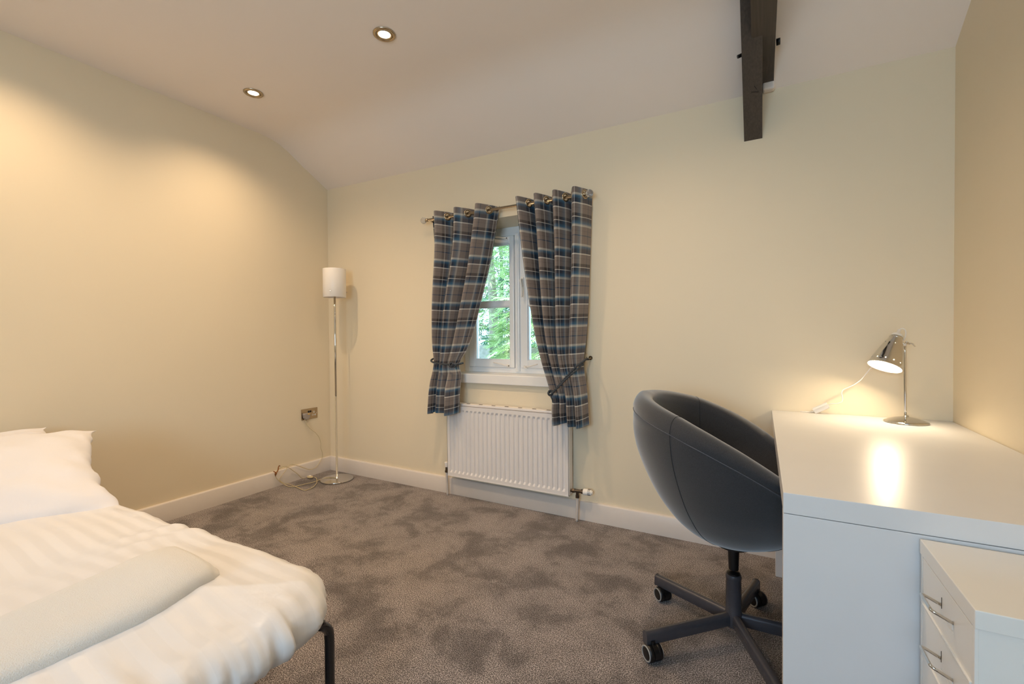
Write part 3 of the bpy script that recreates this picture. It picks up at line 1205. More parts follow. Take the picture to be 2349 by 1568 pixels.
cB = [(-3.118, 2.305, .010), (-3.125, 2.278, .012), (-3.129, 2.244, .053), (-3.129, 2.199, .095), (-3.129, 2.166, .124), (-3.129, 2.134, .139), (-3.129, 2.107, .137), (-3.129, 2.075, .123),
      (-3.129, 2.059, .103), (-3.129, 2.064, .082), (-3.122, 2.084, .047), (-3.110, 2.120, .012), (-3.050, 2.118, .005), (-3.013, 2.148, .005), (-3.0, 2.206, .005), (-2.98, 2.259, .005),
      (-2.985, 2.310, .005), (-2.975, 2.345, .010), (-2.955, 2.375, .0145), (-2.915, 2.395, .0145), (-2.888, 2.402, .0145)]
cb_ = MB()
cb_.tube(cA, .0024, 7, 5)
cb_.tube(cB, .0024, 7, 5)
cb_.build('power_cable', CABLE, fl)
sw = MB().ball((-3.094, 2.326, .0125), .030, 20, 10, sc=(1.0, .62, .36))
swo = sw.build('foot_switch', CABLE, fl)
MB().ball((-3.094, 2.326, .0225), .011, 14, 8, sc=(1, .8, .35)).build('switch_button', PLWHITE, swo)
tt = thing('twist_tie', 'brown twist tie wound round the floor lamp cable', 'cable tie', (-3.122, 2.062, .11))
tm = MB()
tm.tube([(-3.126, 2.045, .128), (-3.120, 2.056, .118), (-3.119, 2.064, .108), (-3.124, 2.060, .096), (-3.126, 2.063, .088)], .0035, 6, 3)
tm.tube([(-3.124, 2.056, .112), (-3.118, 2.070, .118), (-3.122, 2.080, .134), (-3.124, 2.084, .148), (-3.128, 2.094, .157), (-3.128, 2.100, .150)], lambda t: .0045 - .003 * abs(t - .4), 6, 3)
tm.ball((-3.121, 2.060, .107), .0085, 10, 8, sc=(.8, 1, 1.2))
tm.build('wire', TIE, tt)

# ================================================================== SOCKET + PLUG
so_ = thing('wall_socket', 'brushed metal double socket on the left wall near the corner', 'socket', (XA, 2.380, .495))
MB().bbox(XA, XA + .0045, 2.307, 2.453, .452, .538, .0015).build('face_plate', NICKEL, so_)
MB().bbox(XA + .004, XA + .0065, 2.382, 2.396, .505, .521, .001).build('rocker_switch', DARK, so_)
MB().bbox(XA + .004, XA + .0065, 2.364, 2.378, .505, .521, .001).build('rocker_switch', DARK, so_)
for (y, z, wy, wz) in ((2.420, .505, .007, .009), (2.409, .482, .009, .007), (2.431, .482, .009, .007)):
    MB().bbox(XA + .0042, XA + .0052, y - wy * .8, y + wy * .8, z - wz * .8, z + wz * .8, .0004).build('pin_surround', PLWHITE, so_)
    MB().bbox(XA + .0050, XA + .0056, y - wy * .38, y + wy * .38, z - wz * .38, z + wz * .38, .0002).build('pin_hole', DARK, so_)
for y in (2.316, 2.444):
    MB().lathe([(.0035, 0), (.003, .0008), (0, .001)], (XA + .0045, y, .495), (1, 0, 0), 14).build('fixing_screw', CHROME, so_)
pg = thing('mains_plug', 'translucent grey plug in the left half of the wall socket', 'plug', (XA + .005, 2.339, .485))
b_ = MB()
b_.prism([(2.315, .508), (2.363, .508), (2.366, .500), (2.362, .470), (2.352, .458), (2.328, .458), (2.318, .470), (2.312, .500)], 0, XA + .0055, XA + .034)
bo = b_.build('plug_body', PLUGM, pg)
bv = bo.modifiers.new('bev', 'BEVEL')
bv.width = .005
bv.segments = 3
MB().bbox(XA + .0335, XA + .0350, 2.343, 2.357, .495, .504, .0005).build('fuse_label', YELLOW, pg)
MB().cyl((XA + .018, 2.334, .458), (XA + .020, 2.331, .448), .005, 12).build('cord_grip', PLUGM, pg)

# ================================================================== DESK
DX, DY, DZ = .0465, 1.2505, .730
dk = thing('desk', 'white foil desk with thick top standing against the right wall', 'desk', (.38, 1.9, 0))
MB().bbox(DX, XC - .003, DY, YB - .003, .681, DZ, .0012).build('desk_top', DESK, dk)
MB().bbox(DX, XC - .022, DY + .0005, DY + .045, .001, .6795, .0012).build('side_panel', DESK, dk)
MB().bbox(DX + .012, XC - .022, 2.372, 2.410, .001, .6805, .0012).build('side_panel', DESK, dk)
MB().bbox(XC - .060, XC - .040, DY + .045, 2.372, .38, .6805, .001).build('back_panel', DESK, dk)

# ================================================================== DRAWER CABINET
HX, HY1, HY0, HZ = .2928, .9599, 1.2404, .675
dc = thing('drawer_cabinet', 'narrow white metal drawer unit with wire handles beside the desk', 'cabinet', ((HX + XC) / 2, (HY0 + HY1) / 2, 0))
XR = XC - .024
MB().bbox(HX, XR, HY1, HY0, HZ - .030, HZ, .0015).build('cabinet_top', STEELW, dc)
bd = MB()
bd.bbox(HX + .004, XR, HY1 + .006, HY1 + .012, .055, HZ - .030, .001)
bd.bbox(HX + .004, XR, HY0 - .012, HY0 - .006, .055, HZ - .030, .001)
bd.bbox(XR - .006, XR, HY1 + .012, HY0 - .012, .055, HZ - .030, .001)
bd.bbox(HX + .004, XR, HY1 + .010, HY0 - .010, .055, .061, .001)
bd.bbox(HX + .001, HX + .006, HY1 + .004, HY1 + .014, .055, HZ - .030, .0008)
bd.bbox(HX + .001, HX + .006, HY0 - .014, HY0 - .004, .055, HZ - .030, .0008)
bd.build('cabinet_body', STEELW, dc)
pit = .0985
dr0 = None
yc = (HY0 + HY1) / 2


def mk_drawer():
    z1 = HZ - .033
    z0 = z1 - pit + .004
    d = MB()
    d.bbox(HX + .0015, HX + .0055, HY1 + .0155, HY0 - .0155, z0, z1, .0008)
    d.bbox(HX - .0015, HX + .0055, HY1 + .0155, HY0 - .0155, z0, z0 + .004, .0008)   # folded lip
    d.box(HX + .006, XR - .02, HY1 + .017, HY1 + .018, z0, z1 - .02)
    d.box(HX + .006, XR - .02, HY0 - .018, HY0 - .017, z0, z1 - .02)
    d.box(HX + .006, XR - .02, HY1 + .017, HY0 - .017, z0, z0 + .001)
    o = d.build('drawer', STEELW, dc)
    zh = z1 - .042
    ya, yb_ = 1.0555, 1.118
    hh = MB()
    hh.tube([(HX + .002, yb_, zh), (HX - .018, yb_, zh + .010), (HX - .024, yb_ - .0006, zh + .0128), (HX - .0268, yb_ - .0035, zh + .014), (HX - .0275, yb_ - .009, zh + .0145),
             (HX - .0275, ya + .009, zh + .0145), (HX - .0268, ya + .0035, zh + .014), (HX - .024, ya + .0006, zh + .0128), (HX - .018, ya, zh + .010), (HX + .002, ya, zh)], .0028, 12, 3)
    hh.build('wire_handle', CHROME, o)
    # folded card holder around the handle, with an open dark slot at its far end
    h2 = MB()
    h2.bbox(HX + .0008, HX + .0020, ya + .001, ya + .0016, zh - .012, zh + .004, .0002)
    h2.bbox(HX + .0005, HX + .0020, ya, yb_ - .003, zh - .018, zh - .0170, .0002)
    h2.build('card_holder', STEELW, o)
    MB().bbox(HX + .0008, HX + .0020, yb_ - .0058, yb_ - .0046, zh - .0045, zh + .0165, .0003).build('card_slot', DARK, o)
    return o


dr0 = mk_drawer()
for k in range(1, 6):
    dn = copy_tree(dr0, dc)
    dn.location = (0, 0, -.1005 * k if k < 6 else 0)
for (x, y) in ((HX + .04, HY1 + .04), (HX + .04, HY0 - .04), (XR - .04, HY1 + .04), (XR - .04, HY0 - .04)):
    cs = MB()
    cs.cyl((x, y - .010, .0235), (x, y + .010, .0235), .0225, 20, bev=.002)
    cs.cyl((x, y, .03), (x, y, .057), .006, 10)
    cs.build('caster', BLACKP, dc)

# ================================================================== DESK LAMP
BLX, BLY = .535, 2.462
lp = thing('desk_lamp', 'lit chrome desk lamp with bell shade and domed base', 'lamp', (BLX, BLY, DZ))
MB().lathe([(0, 0), (.074, 0), (.0755, .0015), (.074, .0045), (.060, .0115), (.040, .0185), (.020, .0225), (.010, .0235), (.0085, .0285), (.0070, .0305), (0, .031)],
           (BLX, BLY, DZ + .001), seg=64).build('base', CHROME, lp)
PX, PY = .530, 2.464
MB().tube([(PX + .003, PY, .757), (PX + .001, PY, .9), (PX, PY, 1.058)], .0046, 16, 4).build('pole', CHROME, lp)
N_ = Vector((.499, 2.449, 1.088))                       # neck of the shade
O_ = Vector((.452, 2.405, .966))                        # centre of its mouth
ax = (O_ - N_)
L_ = ax.length
ax.normalize()
HOLES = {}
seg = 96
profS = [(.0205, -.004), (.0235, .004), (.0275, .018), (.0340, .034), (.0348, .0385), (.0400, .055), (.0462, .077), (.0515, .099), (.0545, .1125), (.0556, .1170), (.0580, L_ - .001), (.0605, L_)]
up_rows, low_rows = 3, 8


def sk(i, k):
    if i == low_rows and k % 8 == 0:
        return True
    if i == up_rows and k % 16 == 4:
        return True
    return False


MB().lathe(profS, N_, ax, seg, skip=sk).build('lamp_shade', CHROME, lp, recalc=True)
inner_m = mat('white_shade_lining', '#f6f2ea', 0.5, noise_scale=20, noise_amt=0.01)
li = MB().lathe([(r - .0012, h + (.001 if h < L_ - .002 else 0)) for r, h in profS], N_, ax, seg, skip=sk).build('shade_lining', inner_m, lp)
MB().lathe([(.0, -.0045), (.0205, -.0045), (.0235, -.001), (.0245, .004), (.0225, .007)], N_, ax, 40).build('neck_ring', CHROME, lp)
cp = MB().lathe([(.0215, .0), (.0205, .006), (.0165, .012), (.0100, .0165), (.0065, .018), (.0065, .032), (.0055, .0335), (0, .034)], N_ - ax * .004, -ax, 32)
cp.build('lamp_cap', PLWHITE, lp)
MB().lathe([(.012, .008), (.014, .03), (0, .031)], N_, ax, 24).build('bulb_holder', PLWHITE, lp)
BC = N_ + ax * .066
MB().ball(BC, .023, 24, 14).build('bulb', LBULB, lp)
jt = MB()
jt.bbox(.517, .535, PY - .006, PY + .005, 1.052, 1.066, .002)
jt.tube([(.516, PY - .004, 1.062), (.527, PY - .003, 1.063), (.545, PY - .001, 1.061)], .0035, 10)
jt.tube([(.545, PY, 1.061), (.553, PY, 1.062), (.560, PY, 1.054), (.5635, PY, 1.049)], lambda t: .0035 - .0012 * t, 8, 3)
jt.tube([(.545, PY, 1.061), (.536, PY, 1.068), (.533, PY, 1.070)], .003, 8)
jt.build('wing_clamp', CHROME, lp)
ll = bpy.data.lights.new('desk_lamp_light', 'POINT')
ll.energy = LAMP_W
ll.color = LAMP_COL
ll.shadow_soft_size = .02
lo = bpy.data.objects.new('desk_lamp_light', ll)
COL.objects.link(lo)
lo.parent = lp
lo.location = (N_ + ax * .105) - wloc(lp)
capT = N_ - ax * .036
cab = MB()
cab.tube([capT, capT + Vector((.010, .001, .006)), capT + Vector((.021, .003, -.004)), capT + Vector((.021, .010, -.030)), capT + Vector((.008, .030, -.060)),
          (.475, 2.520, 1.00), (.434, 2.530, .959), (.416, 2.530, .934), (.395, 2.530, .902), (.373, 2.530, .879), (.348, 2.530, .862), (.329, 2.530, .851), (.322, 2.530, .837), (.324, 2.530, .822),
          (.326, 2.530, .806), (.322, 2.530, .794), (.307, 2.532, .786), (.285, 2.538, .782), (.268, 2.548, .772)], .0021, 8, 5)
cab.tube([(.224, 2.560, .743), (.212, 2.566, .735), (.190, 2.566, .7335), (.165, 2.572, .733)], .0021, 8, 4)
cab.build('power_cable', PLWHITE, lp)
c0, c1 = Vector((.271, 2.548, .773)), Vector((.222, 2.560, .742))
dd = (c1 - c0).normalized()
sd = dd.cross(Vector((0, 1, 0.3))).normalized()
nn = sd.cross(dd)
swm = MB()
for s in (0,):
    bmx = bmesh.new()
    bmesh.ops.create_cube(bmx, size=1)
    for v in bmx.verts:
        v.co = (c0 + c1) / 2 + dd * v.co.x * .056 + sd * v.co.y * .019 + nn * v.co.z * .012
    bmesh.ops.bevel(bmx, geom=bmx.edges[:], offset=.004, segments=3, affect='EDGES', profile=.5)
    bmx.verts.index_update()
    swm.add([v.co.copy() for v in bmx.verts], [[v.index for v in f_.verts] for f_ in bmx.faces], True)
    bmx.free()
swo2 = swm.build('inline_switch', PLWHITE, lp, auto=50)

# ================================================================== CHAIR
CX, CY = -.086, 1.796
ch = thing('swivel_chair', 'charcoal felt bucket swivel chair on a grey five-star base', 'chair', (CX, CY, 0))
TH0 = 0.0
RIMZ = [(0, .510), (20, .540), (45, .612), (60, .676), (71, .716), (83, .755), (97, .793), (107, .816), (122, .845), (150, .876), (180, .890)]
ZB0 = .354
FS = [(0, 0), (.006, .10), (.022, .20), (.045, .30), (.080, .40), (.125, .49), (.19, .585), (.27, .672), (.353, .75), (.44, .815), (.527, .87), (.62, .922), (.725, .968), (.82, .992), (.895, 1.0), (1.0, .992)]


def rimz(ph):
    d = abs((math.degrees(ph) + 180) % 360 - 180)
    return interp(RIMZ, d)


def rimR(ph):
    return .342 - .006 * (1 - cos(ph - pi)) * .5 + .006 * cos(2 * ph)


def outer_pt(ph, s):
    zr = rimz(ph) - .056
    R = rimR(ph)
    z = ZB0 + (zr - ZB0) * s
    f_ = interp(FS, max(0.0, min(1.0, (z - ZB0) / (.828 - ZB0))))
    # the low front is a little wider towards its lip
    if zr < .75:
        f_ = f_ ** (1 - .45 * s * min(1.0, (.75 - zr) / .25))
    r_ = R * f_
    return r_, z


def P_(ph, r_, z):
    return Vector((CX + r_ * cos(ph + TH0), CY + r_ * sin(ph + TH0), z))


NPH = 96
shell = []
nrow = None
for k in range(NPH):
    ph = 2 * pi * k / NPH
    row = []
    for i in range(29):
        s = (i / 28) ** 1.6
        row.append(P_(ph, *outer_pt(ph, s)))
    R = rimR(ph) * .992
    zr = rimz(ph)
    for i in range(1, 12):
        t_ = pi * i / 12
        row.append(P_(ph, R - .033 + .0365 * cos(t_), zr - .040 + .040 * sin(t_) - .012 * cos(t_) ** 3))
    zs_ = .455
    rin = R - .068
    for i in range(12):
        t_ = i / 11
        z = (zr - .044) * (1 - t_) + .478 * t_
        so_z = max(0.0, min(1.0, (z - ZB0) / (zr - .056 - ZB0)))
        rr = min(rin, outer_pt(ph, so_z)[0] - .046)
        row.append(P_(ph, rr, z))
    row.append(P_(ph, .02, .478))
    shell.append(row)
    nrow = len(row)
sh = MB()
vs = [p for row in shell for p in row]
fs = []
for k in range(NPH):
    k2 = (k + 1) % NPH
    for i in range(nrow - 1):
        fs.append((k * nrow + i, k2 * nrow + i, k2 * nrow + i + 1, k * nrow + i + 1))
sh.add(vs, fs, True)
sho = sh.build('upholstered_shell', FELT, ch, merge=.0006)
ct = MB().grid(lambda u, v: P_(2 * pi * u, (.168 + .02 * abs(sin(pi * u))) * sin(pi * v), .500 + .022 * cos(pi * v) * (1 - .2 * sin(pi * v) ** 4)), 64, 20, wrap_u=True)
ct.build('seat_cushion', FELT, ch, merge=.0003)
pp = MB()
pp.tube([P_(2 * pi * k / 120, rimR(2 * pi * k / 120) * .996 + .0004, rimz(2 * pi * k / 120) - .0555) for k in range(120)], .0013, 6, closed=True)
pp.build('piping', PIPING, ch)
for pd in (-120, 121, -38, 38):
    ph = radians(pd)
    sm3 = MB()
    pts = []
    for i in range(3, 29):
        r_, z = outer_pt(ph, (i / 28) ** 1.6)
        pts.append(P_(ph, r_ + .0006, z))
    sm3.tube(pts, .0010, 5)
    pts = []
    R = rimR(ph) * .992
    zr = rimz(ph)
    for i in range(0, 13):
        t_ = pi * i / 12
        pts.append(P_(ph, R - .033 + .0368 * cos(t_), zr - .040 + .0403 * sin(t_) - .012 * cos(t_) ** 3))
    zs_ = .5
    for i in range(12):
        t_ = i / 11 * .85
        z = (zr - .044) * (1 - t_) + .478 * t_
        pts.append(P_(ph, min(R - .068, outer_pt(ph, max(0.0, min(1.0, (z - ZB0) / (zr - .056 - ZB0))))[0] - .046) - .0004, z))
    sm3.tube(pts, .0008, 5)
    sm3.build('seam', SEAM, ch)
MB().lathe([(0, 0), (.060, 0), (.060, -.012), (.022, -.018), (.0195, -.02), (.0165, -.10), (0, -.10)], (CX, CY, ZB0 + .010), seg=32).build('gas_lift', BLACKP, ch, auto=40)
MB().lathe([(0, .250), (.0150, .250), (.0245, .246), (.0262, .240), (.0262, .232), (.0250, .230), (.0270, .112), (.0285, .108), (.0285, .068), (.024, .060), (0, .060)],
           (CX, CY, 0), seg=36).build('column', GREYM, ch, auto=40)
MB().lathe([(.0225, .2475), (.0225, .2515), (.0170, .256), (0, .257)], (CX, CY, 0), seg=30).build('column_collar', BLACKP, ch, auto=40)


def leg(an, L, cax):
    d = Vector((cos(an), sin(an), 0))
    sd_ = Vector((-sin(an), cos(an), 0))
    sec = [(-.0125, -.021), (.0125, -.021), (.0135, -.019), (.0135, .010), (.0110, .0165), (.0060, .0205), (0, .0215), (-.0060, .0205), (-.0110, .0165), (-.0135, .010), (-.0135, -.019)]
    m_ = MB()
    vs_ = []
    st = [(.020, 0.090), (.06, .088), (L, .0745)]
    for (q_, zc) in st:
        for (sx, sz) in sec:
            vs_.append(Vector((CX, CY, zc + sz)) + d * q_ + sd_ * sx)
    n_ = len(sec)
    fs_ = [(j * n_ + i, j * n_ + (i + 1) % n_, (j + 1) * n_ + (i + 1) % n_, (j + 1) * n_ + i) for j in range(2) for i in range(n_)]
    fs_ += [list(range(n_))[::-1], [2 * n_ + i for i in range(n_)]]
    m_.add(vs_, fs_)
    lo_ = m_.build('leg', GREYM, ch, auto=35)
    e = MB()
    vs_ = [Vector((CX, CY, .0745 + sz * 1.05)) + d * q_ + sd_ * sx * 1.05 for q_ in (L, L + .004) for (sx, sz) in sec]
    e.add(vs_, [(i, (i + 1) % n_, n_ + (i + 1) % n_, n_ + i) for i in range(n_)] + [list(range(n_))[::-1], [n_ + i for i in range(n_)]])
    eo = e.build('end_cap', GREYM, lo_, auto=35)
    # caster under the tip
    c_ = Vector((CX, CY, 0)) + d * (L - .018) + Vector((cos(cax + pi / 2), sin(cax + pi / 2), 0)) * .012
    a_ = Vector((cos(cax), sin(cax), 0))
    hood = MB()
    hood.cyl(c_ + Vector((0, 0, .0300)) - a_ * .0085, c_ + Vector((0, 0, .0300)) + a_ * .0085, .0292, 28)
    hood.cyl(c_ + Vector((0, 0, .045)), c_ + Vector((0, 0, .068)), .008, 12)
    ho = hood.build('caster', BLACKP, ch, auto=40)
    for s in (-1, 1):
        w0 = c_ + Vector((0, 0, .0285)) + a_ * s * .007
        MB().lathe([(.010, 0), (.0265, 0), (.0280, .003), (.0285, .010), (.0275, .0165), (.0235, .019), (.0235, .0185)], w0, a_ * s, 36).build('wheel_tread', BLACKP, ho)
        MB().lathe([(.0240, .0165), (.0262, .0180), (.0256, .0200), (.0232, .0208), (.0212, .0200), (.0210, .0180)], w0, a_ * s, 36).build('wheel_ring', TREAD, ho)
        MB().lathe([(.0215, .0175), (.0205, .0195), (.0120, .0205), (0, .0205)], w0, a_ * s, 30).build('wheel_disc', BLACKP, ho)


for an, L, cax in ((222.5, .350, 226), (151.5, .338, 226), (77.5, .318, 226), (6.5, .335, 170), (294.5, .335, 150)):
    leg(radians(an), L, radians(cax))

# ================================================================== BED
bf = thing('bed_frame', 'black tubular metal bed frame with rounded foot leg', 'bed', (-2.05, .15, 0))
FX, FY0, FY1, FZ = -1.003, -.62, .806, .364
foot = MB()
foot.tube([(FX, FY1, 0), (FX, FY1, .20), (FX, FY1, FZ - .055), (FX, FY1 - .006, FZ - .028), (FX, FY1 - .028, FZ - .006), (FX, FY1 - .055, FZ), (FX, 0.4, FZ), (FX, -.2, FZ),
           (FX, FY0 + .055, FZ), (FX, FY0 + .028, FZ - .006), (FX, FY0 + .006, FZ - .028), (FX, FY0, FZ - .055), (FX, FY0, .2), (FX, FY0, 0)], .0128, 20, 6)
foot.build('foot_rail', BLACKM, bf)
hd2 = MB()
hd2.tube([(-3.10, .79, 0), (-3.10, .79, .30), (-3.10, .77, .345), (-3.10, .74, .355), (-3.10, -.5, .355), (-3.10, -.58, .355), (-3.10, -.60, .32), (-3.10, -.60, 0)], .0115, 14, 5)
hd2.build('head_rail', BLACKM, bf)
for y in (.70, -.50):
    MB().cyl((-3.10, y, .345), (-1.003, y, .345), .0115, 14).build('side_rail', BLACKM, bf)
for k in range(8):
    x = -2.95 + k * .25
    MB().bbox(x - .03, x + .03, -.50, .70, .352, .360, .002).build('slat', BLACKM, bf)


def rbox(m, x0, x1, y0, y1, z0, z1, r, sag=0, nz_amp=0, seed=0, n=40):
    """soft box as one closed skin (superellipsoid)"""
    cx, cy, cz = (x0 + x1) / 2, (y0 + y1) / 2, (z0 + z1) / 2
    hx, hy, hz = (x1 - x0) / 2, (y1 - y0) / 2, (z1 - z0) / 2

    def fn(u, v):
        t_ = 2 * pi * u
        ph = pi * v
        s_, c_ = sin(ph), cos(ph)
        e1, e2 = .18, .35
        px = math.copysign(abs(cos(t_)) ** e1, cos(t_))
        py = math.copysign(abs(sin(t_)) ** e1, sin(t_))
        rr = abs(s_) ** e2
        zz = math.copysign(abs(c_) ** .6, c_)
        p = Vector((cx + hx * px * rr, cy + hy * py * rr, cz + hz * zz))
        if nz_amp:
            p.z += nz_amp * noise.noise(p * 6 + Vector((seed, 0, 0)))
        return p
    m.grid(fn, 96, n, wrap_u=True)
    return m


mt = rbox(MB(), -3.12, -1.012, -.60, .80, .362, .448, .04).build('mattress', COTTON, merge=.0004)
tag(mt, 'white mattress edge showing under the duvet above the black leg', 'mattress')

# duvet: rounded-rectangle sheet with a rolled edge
DX0, DX1, DY0, DY1 = -2.62, -1.02, -.66, .765


def duvet_fn():
    cx, cy = (DX0 + DX1) / 2, (DY0 + DY1) / 2
    hx, hy = (DX1 - DX0) / 2, (DY1 - DY0) / 2
    rc = .11
    # boundary of the rounded rectangle sampled by arc length
    B = []
    def arc(x, y, a0):
        for k in range(29):
            t_ = a0 + (pi / 2) * k / 28
            B.append((Vector((x + rc * cos(t_), y + rc * sin(t_))), Vector((cos(t_), sin(t_)))))
    def line(p, q, n_, nr):
        for k in range(1, n_):
            B.append((p + (q - p) * k / n_, nr))
    arc(DX1 - rc, DY1 - rc, 0)
    line(Vector((DX1 - rc, DY1)), Vector((DX0 + rc, DY1)), 110, Vector((0, 1)))
    arc(DX0 + rc, DY1 - rc, pi / 2)
    line(Vector((DX0, DY1 - rc)), Vector((DX0, DY0 + rc)), 50, Vector((-1, 0)))
    arc(DX0 + rc, DY0 + rc, pi)
    line(Vector((DX0 + rc, DY0)), Vector((DX1 - rc, DY0)), 60, Vector((0, -1)))
    arc(DX1 - rc, DY0 + rc, 3 * pi / 2)
    line(Vector((DX1, DY0 + rc)), Vector((DX1, DY1 - rc)), 240, Vector((1, 0)))
    return B, Vector((cx, cy))


BND, DCEN = duvet_fn()


def duvet_z(x, y):
    """height of the duvet's top skin"""
    e = min(DX1 - x, DY1 - y, y - DY0, 9)
    z = .468 + .032 * ease(e / .22)
    z += .016 * noise.noise(Vector((x * 2.6, y * 2.6, 4.2)))
    # shallow valley across the bed behind the towel, soft pull lines
    z += .020 * exp(-((x + 1.34) / .16) ** 2) * ease((y - .35) / .3) - .012 * ease((-1.6 - x) / .2)
    z -= .022 * exp(-((x + 1.78) / .16) ** 2) * ease((.75 - y) / .4)
    z += .012 * exp(-((x + 1.62 + .15 * (y - .6)) / .035) ** 2) * ease((y - .50) / .2)
    z += .010 * exp(-((x + 1.74 + .12 * (y - .6)) / .028) ** 2) * ease((y - .55) / .15)
    z += .003 * noise.noise(Vector((x * 9, y * 5, 1.0)))
    z += .006 * (1 - 2.2 * abs(noise.noise(Vector((y * 17, x * 2.5, 3.0))))) * ease((x - DX1 + .26) / .26)
    z += .0022 * (1 - 2.2 * abs(noise.noise(Vector((x * 15, y * 3, 6.0))))) * ease((y - DY1 + .22) / .22)
    return z


def make_duvet():
    m = MB()
    NB_ = len(BND)
    rings_in = [i / 26 for i in range(1, 27)]
    rings_out = [radians(q_) for q_ in (8, 17, 27, 38, 50, 62, 75, 88, 101, 114, 127, 140, 152, 163)]
    vs, uvs = [], []
    arcl = 0
    arcs = []
    for i in range(NB_):
        arcs.append(arcl)
        arcl += (BND[(i + 1) % NB_][0] - BND[i][0]).length
    for f_ in rings_in:
        for i in range(NB_):
            p2 = DCEN + (BND[i][0] - DCEN) * (1 - (1 - f_) ** 1.25)
            vs.append(Vector((p2.x, p2.y, duvet_z(p2.x, p2.y))))
            uvs.append((p2.x, p2.y))
    for j, ph in enumerate(rings_out):
        for i in range(NB_):
            b_, nr = BND[i]
            s = arcs[i]
            foot_w = ease((nr.x - .2) / .6)
            R = .070 + .012 * foot_w
            R2 = .058 + .010 * foot_w
            hang = (1 - cos(ph)) / 2
            # gathers in the hanging edge, strongest at the foot and its corner
            cor = exp(-((b_ - Vector((DX1 - .03, DY1 - .03))).length / .16) ** 2)
            g_ = noise.noise(Vector((s * 11, 0, 2.2))) * (.012 + .014 * foot_w + .012 * cor) * hang
            rg_ = 1 - 2.2 * abs(noise.noise(Vector((s * 21 + .5 * ph, ph * .4, 5.5))))
            rg_ += .6 * (1 - 2.2 * abs(noise.noise(Vector((s * 44 + .3 * ph, ph * .5, 9.5)))))
            g_ += rg_ * (.003 + .010 * foot_w + .008 * cor) * (hang ** .7)
            out = R * sin(ph) + g_
            # the underside tucks back in below the mattress edge
            if ph > 1.7:
                out = R * sin(ph) - (ph - 1.7) * .035 + g_ * .8
            q2 = b_ + nr * out
            z0 = duvet_z(b_.x, b_.y)
            dz = R2 * (1 - cos(ph)) * (.86 if foot_w < .5 else 1.0)
            z = z0 - dz + .006 * noise.noise(Vector((s * 9, ph * 2, 7)))
            vs.append(Vector((q2.x, q2.y, max(z, .30))))
            uvs.append((b_.x + nr.x * R * ph, b_.y + nr.y * R * ph))
    n_ = NB_
    fs = []
    tot = len(rings_in) + len(rings_out)
    for j in range(tot - 1):
        for i in range(n_):
            i2 = (i + 1) % n_
            fs.append((j * n_ + i, j * n_ + i2, (j + 1) * n_ + i2, (j + 1) * n_ + i))
    # close the middle and the underside
    cidx = len(vs)
    vs.append(Vector((DCEN.x, DCEN.y, duvet_z(DCEN.x, DCEN.y))))
    uvs.append((DCEN.x, DCEN.y))
    for i in range(n_):
        fs.append((cidx, (i + 1) % n_, i))
    m.add(vs, fs, True, uvs)
    return m


dv = make_duvet().build('duvet', DUVET)
tag(dv, 'white satin striped duvet spread over the bed', 'duvet')

# towel, folded long strip lying across the duvet
TX0, TX1, TYE, TYS = -1.415, -1.185, .655, -.60


def towel_fn(u, v):
    y = TYE + (TYS - TYE) * v
    t_ = 2 * pi * u
    w_ = (TX1 - TX0) / 2 * (1 + .03 * sin(v * 14))
    cx = (TX0 + TX1) / 2 + .012 * sin(v * 7 + .5) - .030 * ease((.16 - v) / .16)
    dd_ = v * (TYE - TYS)
    endt = min(1, dd_ / .022 + .10) ** .5
    w_ *= 1 - .16 * exp(-(dd_ / .02) ** 1.3)
    h = (.040 + .004 * ease((.30 - v) / .25)) * endt
    h -= .012 * exp(-((dd_ - .012) / .008) ** 2)
    cs, sn = cos(t_), sin(t_)
    px = math.copysign(abs(cs) ** .55, cs)
    pz = max(sn, 0) ** .5
    x = cx + w_ * px * (.97 + .03 * endt)
    z = duvet_z(x, y) - .004 + h * pz * (1 - .12 * px) + (.010 * noise.noise(Vector((x * 7, y * 5, 9))) * pz)
    if sn < 0:
        z = duvet_z(x, y) - .004 + .006 * sn
    return Vector((x, y + .006 * noise.noise(Vector((x * 30, 0, 0))) * (1 if v < .02 else 0), z))


tw = MB().grid(towel_fn, 56, 150, wrap_u=True)
k0 = len(tw.v)
tw.f.append(list(range(56))[::-1])
tw.sm.append(True)
tw.f.append([150 * 56 + i for i in range(56)])
tw.sm.append(True)
two = tw.build('towel', TOWEL)
tag(two, 'folded white towel laid across the duvet', 'towel')


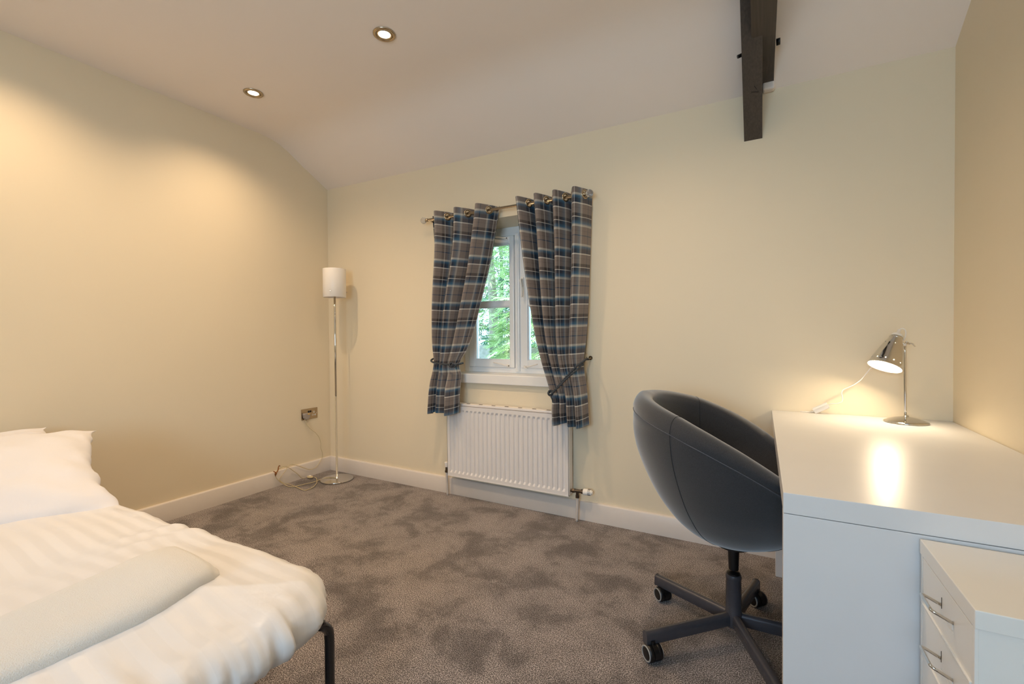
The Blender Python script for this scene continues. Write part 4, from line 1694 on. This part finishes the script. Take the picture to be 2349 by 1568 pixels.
# pillows
def pillow(name, org, au, av, an_, hu, hv, th, seed, label, ears=.10):
    """au along its length (to the far end), av across, an_ the thickness"""
    au, av = Vector(au).normalized(), Vector(av).normalized()
    an_ = Vector(an_).normalized()
    m = MB()
    N = 64

    def pt(a_, b_, side):
        # outline: corners stick out, edges draw in
        r4 = (abs(a_) ** 3) * (abs(b_) ** 3)
        pull_u = 1 - ears * (1 - abs(b_) ** 2.2) * abs(a_) ** 5
        pull_v = 1 - ears * .7 * (1 - abs(a_) ** 2.2) * abs(b_) ** 5
        x = a_ * hu * pull_u
        y = b_ * hv * pull_v
        e = max(0, (1 - abs(a_) ** 2.6)) ** .55 * max(0, (1 - abs(b_) ** 2.4)) ** .55
        h = th * e
        q_ = Vector((a_ * 3, b_ * 3, seed))
        wr = noise.noise(q_ * 1.1) * .014 + noise.noise(Vector((a_ * 5, b_ * 14, seed + 3))) * .010 * abs(a_) ** 2
        edge = max(abs(a_), abs(b_)) ** 8
        fl = edge * .018 * noise.noise(Vector((a_ * 4, b_ * 6, seed + 9)))
        return Vector(org) + au * (x + .02 * edge * noise.noise(Vector((b_ * 5, seed, 1)))) + av * y + an_ * (side * h * (1 if side > 0 else .75) + (wr * (e ** .5) if side > 0 else 0) + fl)
    vs, uvs, fs = [], [], []
    for side in (1, -1):
        for j in range(N + 1):
            for i in range(N + 1):
                a_ = -cos(pi * i / N)
                b_ = -cos(pi * j / N)
                vs.append(pt(a_, b_, side))
    o2 = (N + 1) ** 2
    for j in range(N):
        for i in range(N):
            q_ = (j * (N + 1) + i, j * (N + 1) + i + 1, (j + 1) * (N + 1) + i + 1, (j + 1) * (N + 1) + i)
            fs.append(q_)
            fs.append(tuple(o2 + x for x in q_[::-1]))
    m.add(vs, fs, True)
    o = m.build(name, COTTON, merge=.0005)
    return tag(o, label, 'pillow', 'bed pillows')


# front pillow leans on the one behind it
pillow('pillow', (-2.565, .49, .550), (.19, .98, 0), (-.92, .18, .33), (.33, -.06, .93), .39, .355, .100, 3.3, 'large white pillow in front, leaning up towards the wall', .13)
pillow('pillow', (-2.89, .44, .545), (0, 1, 0), (-.80, 0, .60), (.60, 0, .80), .40, .22, .075, 8.1, 'white pillow mostly hidden behind the front one', .10)
